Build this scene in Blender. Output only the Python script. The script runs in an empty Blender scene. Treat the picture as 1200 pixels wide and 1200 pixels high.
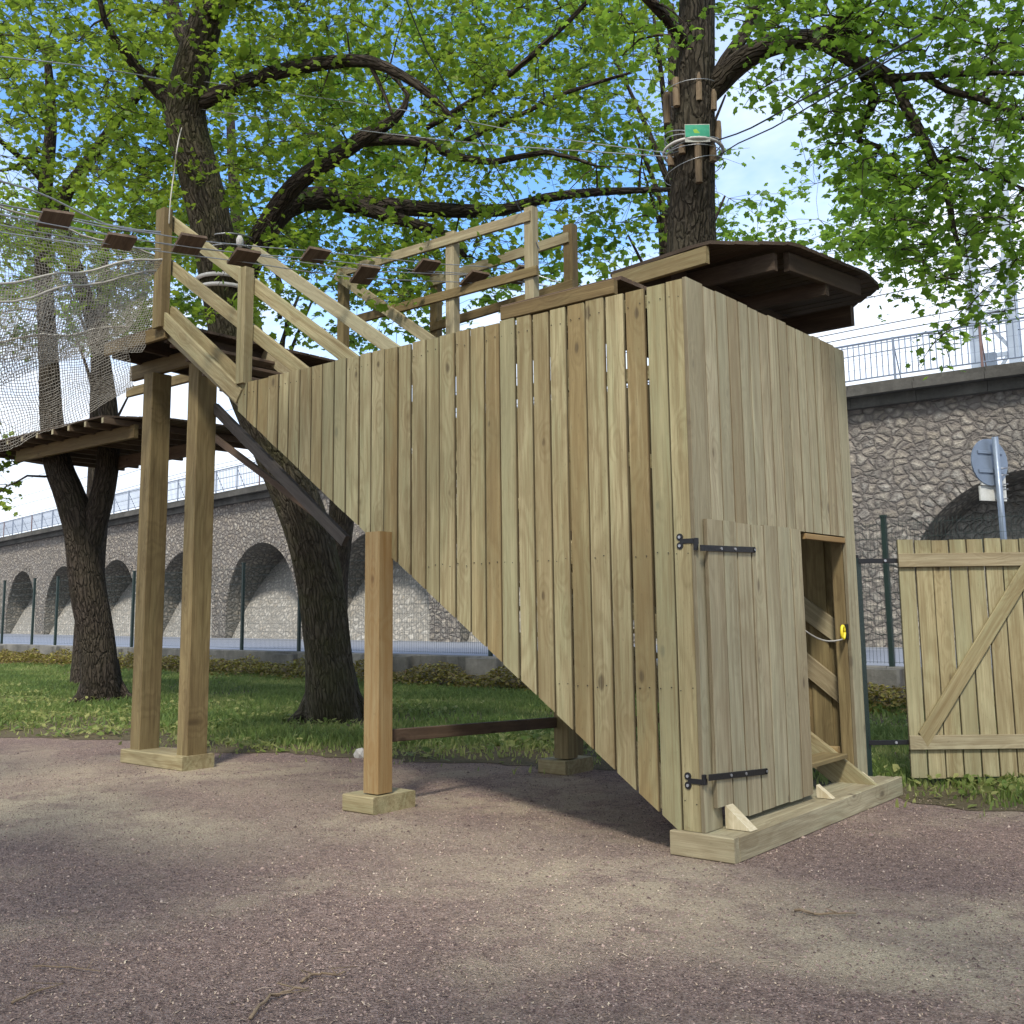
import bpy, math, random
import numpy as np
from mathutils import Vector, Matrix

random.seed(7)
rng = np.random.default_rng(11)
S = bpy.context.scene
COL = S.collection
V = Vector

# ------------------------------------------------------------------ camera numbers (metres; X along the stair, Y into the picture)
F, YAW, PITCH, ROLL = 1241.18, -.6856, .1408, -.0119
CAM = V((3.185, -5.603, 1.4))
PPX, PPY = 600.0, 543.6
_d = V((math.cos(PITCH)*math.sin(YAW), math.cos(PITCH)*math.cos(YAW), math.sin(PITCH)))
_r = V((math.cos(YAW), -math.sin(YAW), 0)); _u = _r.cross(_d)
CR = math.cos(ROLL)*_r + math.sin(ROLL)*_u
CU = -math.sin(ROLL)*_r + math.cos(ROLL)*_u
CD = _d
def at(px, py, x=None, y=None, z=None, d=None):
    "point of the place seen at a photo position, on a plane or at a depth"
    v = CR*((px-PPX)/F) + CU*(-(py-PPY)/F) + CD
    if x is not None: t = (x-CAM.x)/v.x
    elif y is not None: t = (y-CAM.y)/v.y
    elif z is not None: t = (z-CAM.z)/v.z
    else: t = d
    return CAM + v*t
_RM = np.array([list(CR), list(CU), list(CD)]); _CN = np.array(list(CAM))
def proj(P):
    q = (np.asarray(P, float)-_CN) @ _RM.T
    return PPX+F*q[..., 0]/q[..., 2], PPY-F*q[..., 1]/q[..., 2], q[..., 2]

# ------------------------------------------------------------------ node helpers
def mat(name):
    m = bpy.data.materials.new(name); m.use_nodes = True
    nt = m.node_tree; nt.nodes.clear()
    out = nt.nodes.new('ShaderNodeOutputMaterial')
    return m, nt, out
class N:
    def __init__(s, nt): s.nt = nt
    def new(s, t, **kw):
        n = s.nt.nodes.new(t)
        for k, v in kw.items(): setattr(n, k, v)
        return n
    def link(s, a, b): s.nt.links.new(a, b)
    def val(s, inp, v):
        if hasattr(v, 'is_linked') or isinstance(v, bpy.types.NodeSocket): s.link(v, inp)
        else: inp.default_value = v
    def attr(s, name): return s.new('ShaderNodeAttribute', attribute_name=name)
    def mapping(s, vec, scale=(1,1,1), loc=(0,0,0)):
        n = s.new('ShaderNodeMapping'); s.link(vec, n.inputs[0]); n.inputs['Scale'].default_value = scale; n.inputs['Location'].default_value = loc
        return n.outputs[0]
    def noise(s, vec, scale, detail=4, rough=.55, dist=0.0):
        n = s.new('ShaderNodeTexNoise'); s.link(vec, n.inputs['Vector'])
        n.inputs['Scale'].default_value = scale; n.inputs['Detail'].default_value = detail
        n.inputs['Roughness'].default_value = rough; n.inputs['Distortion'].default_value = dist
        return n
    def voro(s, vec, scale, feature='F1', rand=1.0):
        n = s.new('ShaderNodeTexVoronoi', feature=feature); s.link(vec, n.inputs['Vector'])
        n.inputs['Scale'].default_value = scale; n.inputs['Randomness'].default_value = rand
        return n
    def ramp(s, fac, stops, interp='LINEAR'):
        n = s.new('ShaderNodeValToRGB'); s.val(n.inputs[0], fac); cr = n.color_ramp; cr.interpolation = interp
        while len(cr.elements) < len(stops): cr.elements.new(.5)
        for e, (p, c) in zip(cr.elements, stops):
            e.position = p; e.color = (c, c, c, 1) if isinstance(c, (int, float)) else (*c, 1)
        return n.outputs[0]
    def mix(s, fac, a, b, mode='MIX'):
        n = s.new('ShaderNodeMix', data_type='RGBA', blend_type=mode)
        s.val(n.inputs[0], fac)
        for i, v in ((6, a), (7, b)):
            if isinstance(v, tuple): n.inputs[i].default_value = (*v, 1)
            else: s.link(v, n.inputs[i])
        return n.outputs[2]
    def math(s, op, a, b=0.0, c=None, clamp=False):
        n = s.new('ShaderNodeMath', operation=op, use_clamp=clamp); s.val(n.inputs[0], a); s.val(n.inputs[1], b)
        if c is not None: s.val(n.inputs[2], c)
        return n.outputs[0]
    def bsdf(s, col, rough=.7, spec=.3, normal=None, metal=0.0):
        b = s.new('ShaderNodeBsdfPrincipled')
        if isinstance(col, tuple): b.inputs['Base Color'].default_value = (*col, 1)
        else: s.link(col, b.inputs['Base Color'])
        s.val(b.inputs['Roughness'], rough); b.inputs['Specular IOR Level'].default_value = spec
        b.inputs['Metallic'].default_value = metal
        if normal is not None: s.link(normal, b.inputs['Normal'])
        return b
    def bump(s, h, strength=.4, dist=.01, normal=None):
        n = s.new('ShaderNodeBump'); s.link(h, n.inputs['Height']); n.inputs['Strength'].default_value = strength
        n.inputs['Distance'].default_value = dist
        if normal is not None: s.link(normal, n.inputs['Normal'])
        return n.outputs[0]

def wood(name, pale, tan, brown, dark, green=.5, wear=0.0, rough=.75):
    "sawn pine; grain runs along the third axis of the board's own coordinates"
    m, nt, out = mat(name); n = N(nt)
    gc = n.attr('gc').outputs['Vector']; tone = n.attr('tone').outputs['Fac']
    # knots: cells stretched along the board, only some carry one
    kv = n.mapping(gc, (6.4, .6, 2.9))
    wob = n.noise(kv, 2.5, 3)
    kvd = n.mix(.10, kv, wob.outputs['Color'])
    vor = n.voro(kvd, 1.0)
    kr = n.new('ShaderNodeSeparateColor'); n.link(vor.outputs['Color'], kr.inputs[0])
    has = n.math('GREATER_THAN', kr.outputs[0], .12)
    dist = vor.outputs['Distance']
    size = n.math('MULTIPLY_ADD', kr.outputs[1], .13, .035)
    kn = n.math('DIVIDE', dist, size)
    knot = n.math('MULTIPLY', n.ramp(kn, [(0.0, 1.0), (.55, .8), (1.0, 0.0)]), has)
    halo = n.math('MULTIPLY', n.ramp(dist, [(0.0, 1.0), (.42, 0.0)]), has)
    # growth rings bending round the knots
    warp = n.noise(n.mapping(gc, (3, 3, .7)), 1.0, 2)
    sep = n.new('ShaderNodeSeparateXYZ'); n.link(gc, sep.inputs[0])
    ringc = n.math('MULTIPLY_ADD', warp.outputs['Fac'], 26.0, n.math('MULTIPLY', sep.outputs[0], 30.0))
    ringc = n.math('MULTIPLY_ADD', halo, 7.0, ringc)
    ring = n.math('MULTIPLY_ADD', n.math('SINE', n.math('MULTIPLY', ringc, 2.4)), .5, .5)
    fine = n.noise(n.mapping(gc, (150, 150, 3.5)), 1.0, 4, .65)
    blotch = n.noise(n.mapping(gc, (7, 7, 1.3)), 1.0, 4, .6)
    speck = n.noise(n.mapping(gc, (60, 60, 22)), 1.0, 3, .7)
    c = n.mix(n.ramp(tone, [(0.0, 0.0), (.5, .45), (.8, 1.0)]), pale, tan)
    c = n.mix(n.ramp(tone, [(.65, 0.0), (1.0, .6)]), c, (brown[0]*1.35, brown[1]*1.35, brown[2]*1.35))
    gmask = n.ramp(blotch.outputs['Fac'], [(.42, 0.0), (.68, 1.0)])
    c = n.mix(n.math('MULTIPLY', gmask, green), c, (pale[0]*.66, pale[1]*.78, pale[2]*.74))
    tint = n.noise(n.mapping(gc, (2.2, 2.2, .35)), 1.0, 2)
    c = n.mix(n.ramp(tint.outputs['Fac'], [(.42, 0.0), (.62, .55)]), c, (brown[0]*1.25, brown[1]*1.3, brown[2]*1.35))
    c = n.mix(n.math('MULTIPLY', n.ramp(ring, [(.25, 0.0), (1.0, 1.0)]), .30), c, brown)
    c = n.mix(n.math('MULTIPLY', n.ramp(fine.outputs['Fac'], [(.35, 1.0), (.62, 0.0)]), .5), c, brown)
    c = n.mix(n.math('MULTIPLY', n.ramp(speck.outputs['Fac'], [(.60, 0.0), (.75, 1.0)]), .35), c, dark)
    c = n.mix(n.math('MULTIPLY', halo, .35), c, brown)
    c = n.mix(n.math('MULTIPLY', knot, .85), c, dark)
    if wear > 0:
        wm = n.noise(n.mapping(gc, (9, 9, 3)), 1.0, 5, .7)
        c = n.mix(n.math('MULTIPLY', n.ramp(wm.outputs['Fac'], [(.45, 0.0), (.7, 1.0)]), wear), c, dark)
    gs_ = n.math('FRACT', n.math('MULTIPLY', tone, 7.13))
    c = n.mix(n.math('MULTIPLY', n.ramp(gs_, [(.45, 0.0), (.9, 1.0)]), green*.75), c, (pale[0]*.70, pale[1]*.80, pale[2]*.82))
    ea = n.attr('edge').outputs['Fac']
    c = n.mix(n.math('MULTIPLY', ea, .62), c, dark)      # sawn edges darkened to paint the shade in the board gaps
    streak = n.noise(n.mapping(gc, (22, 22, .8)), 1.0, 4, .7)
    c = n.mix(n.math('MULTIPLY', n.ramp(streak.outputs['Fac'], [(.50, 0.0), (.68, 1.0)]), .62), c, brown)
    c = n.mix(n.math('MULTIPLY', n.ramp(streak.outputs['Fac'], [(.30, 1.0), (.44, 0.0)]), .30), c, tuple(x*1.35 for x in pale))
    h = n.math('MULTIPLY_ADD', fine.outputs['Fac'], .6, n.math('MULTIPLY', ring, -.25))
    h = n.math('MULTIPLY_ADD', knot, -.4, h)
    b = n.bsdf(c, rough, .22, n.bump(h, .5, .004))
    n.link(b.outputs[0], out.inputs[0])
    return m

def plain(name, col, rough=.5, metal=0.0, spec=.4, vary=.25, scale=8.0, bump=.15):
    m, nt, out = mat(name); n = N(nt)
    tc = n.new('ShaderNodeTexCoord').outputs['Object']
    nz = n.noise(tc, scale, 5, .6)
    c = n.mix(n.math('MULTIPLY', n.ramp(nz.outputs['Fac'], [(.35, 0.0), (.7, 1.0)]), vary), col, tuple(x*.45 for x in col))
    nz2 = n.noise(tc, scale*7, 3)
    b = n.bsdf(c, n.ramp(nz2.outputs['Fac'], [(.3, max(.05, rough-.1)), (.7, min(1, rough+.1))]), spec, n.bump(nz2.outputs['Fac'], bump, .003), metal)
    n.link(b.outputs[0], out.inputs[0])
    return m

M = {}
M['pine'] = wood('treated_pine', (.375, .335, .20), (.285, .228, .112), (.145, .102, .046), (.055, .04, .024), .6)
M['pine_grey'] = wood('treated_pine_greyer', (.395, .355, .235), (.31, .262, .16), (.165, .125, .07), (.08, .06, .04), .4)
M['pine_cut'] = wood('fresh_cut_pine', (.56, .50, .36), (.50, .44, .30), (.36, .29, .17), (.2, .15, .09), .1)
M['pine_warm'] = wood('warm_pine', (.31, .25, .135), (.26, .20, .10), (.21, .115, .04), (.09, .05, .025), .1)
M['pine_post'] = wood('brown_green_pine', (.25, .195, .095), (.185, .132, .06), (.085, .057, .025), (.05, .034, .018), .3)
M['deck'] = wood('weathered_deck', (.17, .125, .085), (.12, .083, .055), (.07, .045, .03), (.03, .02, .014), .1, .5)
M['grey_plank'] = wood('silvered_plank', (.16, .145, .13), (.12, .105, .095), (.07, .06, .052), (.03, .025, .02), .1, .3)
M['deck_dark'] = wood('deck_underside_shade', (.095, .07, .05), (.07, .05, .034), (.045, .03, .02), (.02, .014, .01), .1, .5)  # deck wood darkened to put the underside shade into its colour
M['log'] = wood('peeled_log', (.30, .23, .15), (.22, .16, .10), (.12, .08, .05), (.05, .035, .025), .1, .3)
M['black_steel'] = plain('black_steel', (.012, .012, .014), .42, .3, .5, .2)
M['steel'] = plain('galvanised_steel', (.42, .43, .45), .4, .75, .5, .4, 20)
M['rope'] = plain('grey_rope', (.40, .38, .33), .85, 0, .1, .4, 60)
M['net'] = plain('pale_net_cord', (.33, .31, .27), .85, 0, .1, .4, 30)
M['white_tape'] = plain('white_strap', (.66, .64, .62), .7, 0, .2, .4, 15)
M['green_post'] = plain('dark_green_paint', (.013, .028, .024), .45, 0, .4, .3)
M['yellow'] = plain('yellow_plastic', (.75, .60, .03), .4, 0, .4, .1)
M['rail_blue'] = plain('blue_grey_paint', (.20, .24, .31), .5, .1, .4, .5, 3)
M['rust'] = plain('rusty_paint', (.20, .13, .12), .7, .1, .3, .6, 5)
M['mast'] = plain('pale_mast_paint', (.36, .42, .50), .5, .2, .4, .35, 2)
M['sign_grey'] = plain('grey_sign_back', (.17, .21, .27), .42, .3, .5, .3, 4)
M['sign_white'] = plain('dirty_white_plate', (.50, .50, .46), .5, 0, .4, .5, 9)
M['wire'] = plain('dark_wire', (.05, .055, .06), .5, .3, .4, .1)
M['stone_white'] = plain('pale_stone', (.55, .52, .47), .8, 0, .2, .5, 18)

def mat_concrete(nm='aged_concrete', k=1.0):
    m, nt, out = mat(nm); n = N(nt)
    tc = n.new('ShaderNodeTexCoord').outputs['Object']
    a = n.noise(tc, .8, 6, .65); b = n.noise(tc, 14, 5, .7); st = n.noise(n.mapping(tc, (3, 3, .35)), 1.0, 5, .6)
    c = n.ramp(a.outputs['Fac'], [(.3, (.08*k, .08*k, .072*k)), (.55, (.18*k, .173*k, .155*k)), (.75, (.28*k, .268*k, .24*k))])
    c = n.mix(n.math('MULTIPLY', n.ramp(st.outputs['Fac'], [(.5, 0.0), (.72, 1.0)]), .7), c, (.05, .048, .042))
    c = n.mix(.5, c, n.ramp(b.outputs['Fac'], [(.3, .35), (.7, .62)]), 'OVERLAY')
    s = n.bsdf(c, .9, .2, n.bump(b.outputs['Fac'], .6, .02)); n.link(s.outputs[0], out.inputs[0]); return m
M['concrete'] = mat_concrete()
M['cornice'] = mat_concrete('sooty_concrete', .45)

def mat_stone(name, light, darkm, sc, hgt, tint=1.0):
    "rubble masonry: rounded stones of uneven tone in recessed mortar"
    m, nt, out = mat(name); n = N(nt)
    gc = n.attr('gc').outputs['Vector']
    w = n.noise(gc, 1.7, 3)
    w2 = n.noise(gc, 5.5, 2); v = n.mix(.24, gc, w.outputs['Color']); v = n.mix(.06, v, w2.outputs['Color'])
    v = n.mapping(v, (1, 1, 1.3))
    ed = n.voro(v, sc, 'DISTANCE_TO_EDGE'); ce = n.voro(v, sc)
    cs = n.new('ShaderNodeSeparateColor'); n.link(ce.outputs['Color'], cs.inputs[0])
    fine = n.noise(gc, 9, 6, .7); big = n.noise(gc, .35, 4, .6)
    darkm = tuple(x*.6+y*.12 for x, y in zip(darkm, light))
    stone = n.ramp(cs.outputs[0], [(0.0, tuple(x*.62 for x in light)), (.4, tuple(x*.88 for x in light)), (1.0, tuple(x*1.2 for x in light))])
    stone = n.mix(n.math('MULTIPLY', cs.outputs[1], .35), stone, (light[0]*1.15, light[1]*.95, light[2]*.72))
    stone = n.mix(.6, stone, n.ramp(fine.outputs['Fac'], [(.3, .12), (.7, .88)]), 'OVERLAY')
    body = n.ramp(ed.outputs['Distance'], [(0.0, 0.0), (.34, 1.0)])
    c = n.mix(body, darkm, stone)
    c = n.mix(n.math('MULTIPLY', n.ramp(big.outputs['Fac'], [(.5, 0.0), (.75, 1.0)]), .55), c, tuple(x*.45 for x in light))
    h = n.math('ADD', n.ramp(n.math('MULTIPLY_ADD', fine.outputs['Fac'], .08, ed.outputs['Distance']), [(0.03, 0.0), (.16, .5), (.50, 1.0)]), n.math('MULTIPLY', fine.outputs['Fac'], 1.5))
    h = n.math('MULTIPLY_ADD', cs.outputs[2], .45, h)
    s = n.bsdf(c, .95, .15, n.bump(h, 1.0, hgt)); n.link(s.outputs[0], out.inputs[0]); return m
M['rubble'] = mat_stone('rubble_stone', (.37, .352, .315), (.24, .21, .19), 5.4, .11)
M['infill'] = mat_stone('infill_stone', (.38, .365, .33), (.32, .31, .28), 6.0, .045)
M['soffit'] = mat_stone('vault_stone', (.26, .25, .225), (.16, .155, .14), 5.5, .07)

def mat_bark(name, a, b, cgreen, green=.3):
    m, nt, out = mat(name); n = N(nt)
    gc = n.attr('gc').outputs['Vector']
    w = n.noise(n.mapping(gc, (4, 4, 2)), 1.0, 3)
    v = n.mix(.16, n.mapping(gc, (1, 1, .17)), w.outputs['Color'])
    r = n.voro(v, 25, 'DISTANCE_TO_EDGE')
    fine = n.noise(n.mapping(gc, (30, 30, 8)), 1.0, 5, .7); bl = n.noise(gc, 2.2, 4)
    hgt = n.math('MULTIPLY_ADD', fine.outputs['Fac'], .5, n.ramp(r.outputs['Distance'], [(0.0, 0.0), (.22, 1.0)]))
    c = n.mix(n.ramp(r.outputs['Distance'], [(0.0, 0.0), (.25, 1.0)]), tuple(x*.35 for x in a), a)
    c = n.mix(n.math('MULTIPLY', n.ramp(fine.outputs['Fac'], [(.4, 0.0), (.7, 1.0)]), .6), c, b)
    c = n.mix(n.math('MULTIPLY', n.ramp(bl.outputs['Fac'], [(.42, 0.0), (.62, 1.0)]), green), c, cgreen)
    s = n.bsdf(c, .95, .12, n.bump(hgt, 1.0, .024)); n.link(s.outputs[0], out.inputs[0]); return m
M['bark_mossy'] = mat_bark('mossy_bark', (.078, .064, .046), (.15, .132, .10), (.075, .075, .032), .5)
M['bark_brown'] = mat_bark('brown_bark', (.055, .045, .034), (.105, .09, .07), (.05, .048, .028), .3)
M['bark_dark'] = mat_bark('dark_bark', (.055, .043, .034), (.10, .083, .068), (.05, .047, .025), .25)

def mat_leaf(name, lo, mid, hi, trans=.5, rough=.5):
    m, nt, out = mat(name); n = N(nt)
    t = n.attr('tone').outputs['Fac']
    c = n.ramp(t, [(0.0, lo), (.5, mid), (1.0, hi)])
    b = n.bsdf(c, rough, .35)
    tr = n.new('ShaderNodeBsdfTranslucent')
    n.link(n.mix(.6, c, (.62, .80, .05), 'MULTIPLY') if False else n.mix(.35, c, tuple(min(1, x*1.8) for x in hi)), tr.inputs[0])
    mx = n.new('ShaderNodeMixShader'); mx.inputs[0].default_value = trans
    n.link(b.outputs[0], mx.inputs[1]); n.link(tr.outputs[0], mx.inputs[2]); n.link(mx.outputs[0], out.inputs[0])
    return m
M['leaf_lime'] = mat_leaf('lime_green_leaf', (.060, .125, .012), (.125, .215, .020), (.25, .33, .035), .55)
M['leaf_mid'] = mat_leaf('mid_green_leaf', (.05, .115, .013), (.11, .215, .022), (.22, .34, .04), .62)
M['grass'] = mat_leaf('grass_blade', (.045, .088, .018), (.11, .175, .034), (.30, .31, .11), .42, .6)
M['cover'] = mat_leaf('ground_cover_leaf', (.09, .05, .022), (.15, .115, .03), (.26, .24, .04), .3, .6)

SAND_DAPPLES = []  # spots where sun dapples, partly dry sand, are painted into the ground colour
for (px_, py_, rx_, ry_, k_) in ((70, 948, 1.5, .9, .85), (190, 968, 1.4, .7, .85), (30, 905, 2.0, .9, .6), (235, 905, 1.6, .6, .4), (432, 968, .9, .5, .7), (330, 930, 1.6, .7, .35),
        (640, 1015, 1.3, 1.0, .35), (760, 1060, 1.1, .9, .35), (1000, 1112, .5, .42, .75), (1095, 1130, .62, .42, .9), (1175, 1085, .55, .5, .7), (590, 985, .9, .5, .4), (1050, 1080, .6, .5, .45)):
    g_ = at(px_, py_, z=0); SAND_DAPPLES.append((g_.x, g_.y, rx_, ry_, k_))
def mat_ground():
    m, nt, out = mat('crushed_gravel'); n = N(nt)
    tc = n.new('ShaderNodeTexCoord').outputs['Object']
    big = n.noise(tc, .45, 4, .6); mid = n.noise(tc, 2.6, 5, .65, .5); fine = n.noise(tc, 55, 8, .85); gr = n.voro(tc, 110)
    grc = n.new('ShaderNodeSeparateColor'); n.link(gr.outputs['Color'], grc.inputs[0])
    c = n.ramp(fine.outputs['Fac'], [(.30, (.12, .075, .062)), (.5, (.265, .187, .155)), (.68, (.47, .355, .295))])
    c = n.mix(n.ramp(grc.outputs[0], [(.74, 0.0), (.95, .8)]), c, (.40, .31, .27))
    c = n.mix(n.ramp(grc.outputs[1], [(.75, 0.0), (.95, .8)]), c, (.075, .052, .048))
    clod = n.noise(tc, 15, 4, .7); gr2 = n.voro(tc, 38)
    c = n.mix(.55, c, n.ramp(clod.outputs['Fac'], [(.32, .24), (.68, .74)]), 'OVERLAY')
    c = n.mix(n.ramp(gr2.outputs['Distance'], [(.10, .45), (.30, 0.0)]), c, (.10, .068, .06))
    # pale patches painting in sun dapples, with dry dust and litter, and darker damp ones
    pale = n.math('MULTIPLY', n.ramp(big.outputs['Fac'], [(.48, 0.0), (.60, 1.0)]), n.ramp(mid.outputs['Fac'], [(.36, 0.0), (.6, 1.0)]))
    c = n.mix(n.math('MULTIPLY', pale, .62), c, n.ramp(fine.outputs['Fac'], [(.3, (.36, .29, .19)), (.7, (.68, .58, .41))]))
    c = n.mix(n.math('MULTIPLY', n.ramp(mid.outputs['Fac'], [(.55, 0.0), (.75, 1.0)]), .35), c, (.12, .085, .078))
    # sun dapples and dry sand painted in, each with its own place
    sand_dapple = None; wv = n.mix(.5, tc, mid.outputs['Color'])
    for (sx_, sy_, rx, ry, k_) in SAND_DAPPLES:
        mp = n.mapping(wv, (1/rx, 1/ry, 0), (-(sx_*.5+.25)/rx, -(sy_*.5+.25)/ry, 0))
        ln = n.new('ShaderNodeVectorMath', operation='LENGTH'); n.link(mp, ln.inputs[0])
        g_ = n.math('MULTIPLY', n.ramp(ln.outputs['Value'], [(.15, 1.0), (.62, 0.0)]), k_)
        sand_dapple = g_ if sand_dapple is None else n.math('MAXIMUM', sand_dapple, g_)
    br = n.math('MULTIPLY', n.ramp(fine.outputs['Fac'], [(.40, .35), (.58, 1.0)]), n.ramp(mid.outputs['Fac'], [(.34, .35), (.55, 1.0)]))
    c = n.mix(n.math('MULTIPLY', sand_dapple, br), c, n.ramp(fine.outputs['Fac'], [(.3, (.42, .34, .22)), (.7, (.78, .68, .48))]))
    h = n.math('MULTIPLY_ADD', fine.outputs['Fac'], 1.0, n.math('MULTIPLY', gr.outputs['Distance'], .8)); h = n.math('MULTIPLY_ADD', clod.outputs['Fac'], 1.4, h)
    nb = n.bump(h, 1.0, .02)
    nb = n.bump(mid.outputs['Fac'], .5, .05, nb)
    s = n.bsdf(c, .92, .18, nb); n.link(s.outputs[0], out.inputs[0]); return m
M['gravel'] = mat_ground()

def mat_turf():
    m, nt, out = mat('turf_soil'); n = N(nt)
    tc = n.new('ShaderNodeTexCoord').outputs['Object']
    a = n.noise(tc, 1.1, 5, .6); b = n.noise(tc, 30, 5, .75)
    c = n.ramp(b.outputs['Fac'], [(.3, (.06, .05, .028)), (.55, (.12, .10, .06)), (.75, (.18, .15, .10))])
    c = n.mix(n.math('MULTIPLY', n.ramp(a.outputs['Fac'], [(.52, 0.0), (.7, 1.0)]), .6), c, (.11, .085, .05))
    s = n.bsdf(c, .95, .1, n.bump(b.outputs['Fac'], .8, .03)); n.link(s.outputs[0], out.inputs[0]); return m
M['turf'] = mat_turf()

def mat_road():
    m, nt, out = mat('worn_road'); n = N(nt)
    tc = n.new('ShaderNodeTexCoord').outputs['Object']
    a = n.noise(tc, .5, 4); b = n.noise(tc, 40, 4)
    c = n.ramp(b.outputs['Fac'], [(.3, (.16, .175, .205)), (.7, (.27, .29, .33))])  # bluish grey puts the sky's reflection into the road colour
    c = n.mix(n.math('MULTIPLY', a.outputs['Fac'], .3), c, (.12, .13, .15))
    s = n.bsdf(c, .6, .5, n.bump(b.outputs['Fac'], .3, .01)); n.link(s.outputs[0], out.inputs[0]); return m
M['road'] = mat_road()

def mat_chip():
    m, nt, out = mat('gravel_chip'); n = N(nt)
    t = n.attr('tone').outputs['Fac']
    c = n.ramp(t, [(0.0, (.07, .048, .042)), (.5, (.22, .155, .135)), (.82, (.33, .24, .20)), (.95, (.36, .28, .23)), (1.0, (.44, .37, .30))])
    s = n.bsdf(c, .85, .2); n.link(s.outputs[0], out.inputs[0]); return m
M['chip'] = mat_chip()

def mat_sign():
    m, nt, out = mat('green_sign_face'); n = N(nt)
    gc = n.attr('gc').outputs['Vector']
    nz = n.noise(gc, 30, 3); c = n.mix(n.ramp(nz.outputs['Fac'], [(.4, 0.0), (.7, .35)]), (.035, .33, .20), (.10, .45, .30))
    s = n.bsdf(c, .4, .4); n.link(s.outputs[0], out.inputs[0]); return m
M['sign_green'] = mat_sign()
M['sign_lime'] = plain('lime_sign_mark', (.35, .62, .10), .4, 0, .4, .1)

# ------------------------------------------------------------------ mesh builder
class MB:
    def __init__(s): s.v = []; s.f = []; s.g = []; s.t = []; s.e = []; s.edge = 0.0; s.split = None
    def add(s, vs, fs, gs, tone, ed=None):
        o = len(s.v); s.v += [tuple(p) for p in vs]; s.g += [tuple(p) for p in gs]; s.t += [tone]*len(vs); s.e += ([0.0]*len(vs) if ed is None else ed)
        s.f += [tuple(i+o for i in f) for f in fs]
    def plank(s, a, b, w, t, up=(0, 0, 1), bev=.004, tone=None, cut0=0.0, cut1=0.0, seg=1, bow=0.0):
        """board from a to b (centre line), width w along `up`, thickness t; cut0/cut1 slant the ends along the width"""
        a = V(a); b = V(b); L = (b-a); ln = L.length; L.normalize()
        U = V(up); U = (U-L*U.dot(L)); U.normalize(); T = L.cross(U)
        w2, t2 = w/2, t/2; e = min(bev, w2*.4, t2*.4)
        prof = [(-w2+e, -t2), (w2-e, -t2), (w2, -t2+e), (w2, t2-e), (w2-e, t2), (-w2+e, t2), (-w2, t2-e), (-w2, -t2+e)]
        off = V((random.uniform(0, 60), random.uniform(0, 60), random.uniform(0, 60)))
        vs = []; gs = []
        for k in range(seg+1):
            q = k/seg
            for (x, y) in prof:
                l = ln*q + (cut0*x*(1-q) + cut1*x*q)
                wv = bow*math.sin(math.pi*q)
                vs.append(a+L*l+U*x+T*(y+wv)); gs.append(V((x, y, l))+off)
        fs = []
        for k in range(seg):
            for i in range(8):
                j = (i+1) % 8; fs.append((k*8+i, k*8+j, k*8+8+j, k*8+8+i))
        n0 = seg*8
        fs.append(tuple(range(7, -1, -1))); fs.append(tuple(n0+i for i in range(8)))
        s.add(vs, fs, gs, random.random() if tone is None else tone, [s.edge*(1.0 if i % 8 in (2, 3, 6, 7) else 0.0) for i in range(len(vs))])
    def tube(s, pts, rad, n=8, tone=.5, caps=True, flute=0.0, seed=0, gscale=1.0):
        pts = [V(p) for p in pts]; m = len(pts)
        if not hasattr(rad, '__len__'): rad = [rad]*m
        tang = [(pts[min(i+1, m-1)]-pts[max(i-1, 0)]).normalized() for i in range(m)]
        ref = V((0, 0, 1)) if abs(tang[0].z) < .9 else V((1, 0, 0))
        U = (ref-tang[0]*ref.dot(tang[0])).normalized()
        vs = []; gs = []; fs = []; l = 0
        off = V((random.uniform(0, 30), random.uniform(0, 30), random.uniform(0, 30)))
        for i in range(m):
            U = (U-tang[i]*U.dot(tang[i])).normalized(); W = tang[i].cross(U)
            if i: l += (pts[i]-pts[i-1]).length
            for k in range(n):
                an = 2*math.pi*k/n
                r = rad[i]
                if flute: r *= 1+flute*(math.sin(an*3+seed+l*.7)*.5+math.sin(an*5+seed*2-l*1.3)*.35+math.sin(an*8+l*3.1+seed)*.2+random.uniform(-.25, .25))
                vs.append(pts[i]+(U*math.cos(an)+W*math.sin(an))*r)
                gs.append(V((math.cos(an)*rad[i]*gscale, math.sin(an)*rad[i]*gscale, l))+off)
        for i in range(m-1):
            for k in range(n):
                j = (k+1) % n; fs.append((i*n+k, i*n+j, (i+1)*n+j, (i+1)*n+k))
        if caps: fs.append(tuple(range(n-1, -1, -1))); fs.append(tuple((m-1)*n+k for k in range(n)))
        s.add(vs, fs, gs, tone)
    def box(s, lo, hi, bev=.01, tone=None, gworld=True):
        lo = V(lo); hi = V(hi)
        o = len(s.v)
        s.plank(((lo.x+hi.x)/2, (lo.y+hi.y)/2, lo.z), ((lo.x+hi.x)/2, (lo.y+hi.y)/2, hi.z), hi.x-lo.x, hi.y-lo.y, (1, 0, 0), bev, tone)
        if gworld:
            for i in range(o, len(s.v)): s.g[i] = s.v[i]
    def build(s, name, m, parent=None, smooth=False, kind=None):
        me = bpy.data.meshes.new(name); me.from_pydata(s.v, [], s.f); me.update()
        a = me.attributes.new('gc', 'FLOAT_VECTOR', 'POINT'); a.data.foreach_set('vector', np.array(s.g, np.float32).ravel())
        a = me.attributes.new('tone', 'FLOAT', 'POINT'); a.data.foreach_set('value', np.array(s.t, np.float32))
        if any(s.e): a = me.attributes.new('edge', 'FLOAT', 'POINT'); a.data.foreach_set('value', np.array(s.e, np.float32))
        if s.split is not None: me.polygons.foreach_set('material_index', [0 if i < s.split else 1 for i in range(len(me.polygons))])
        return link(name, me, m, parent, smooth, kind)
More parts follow.
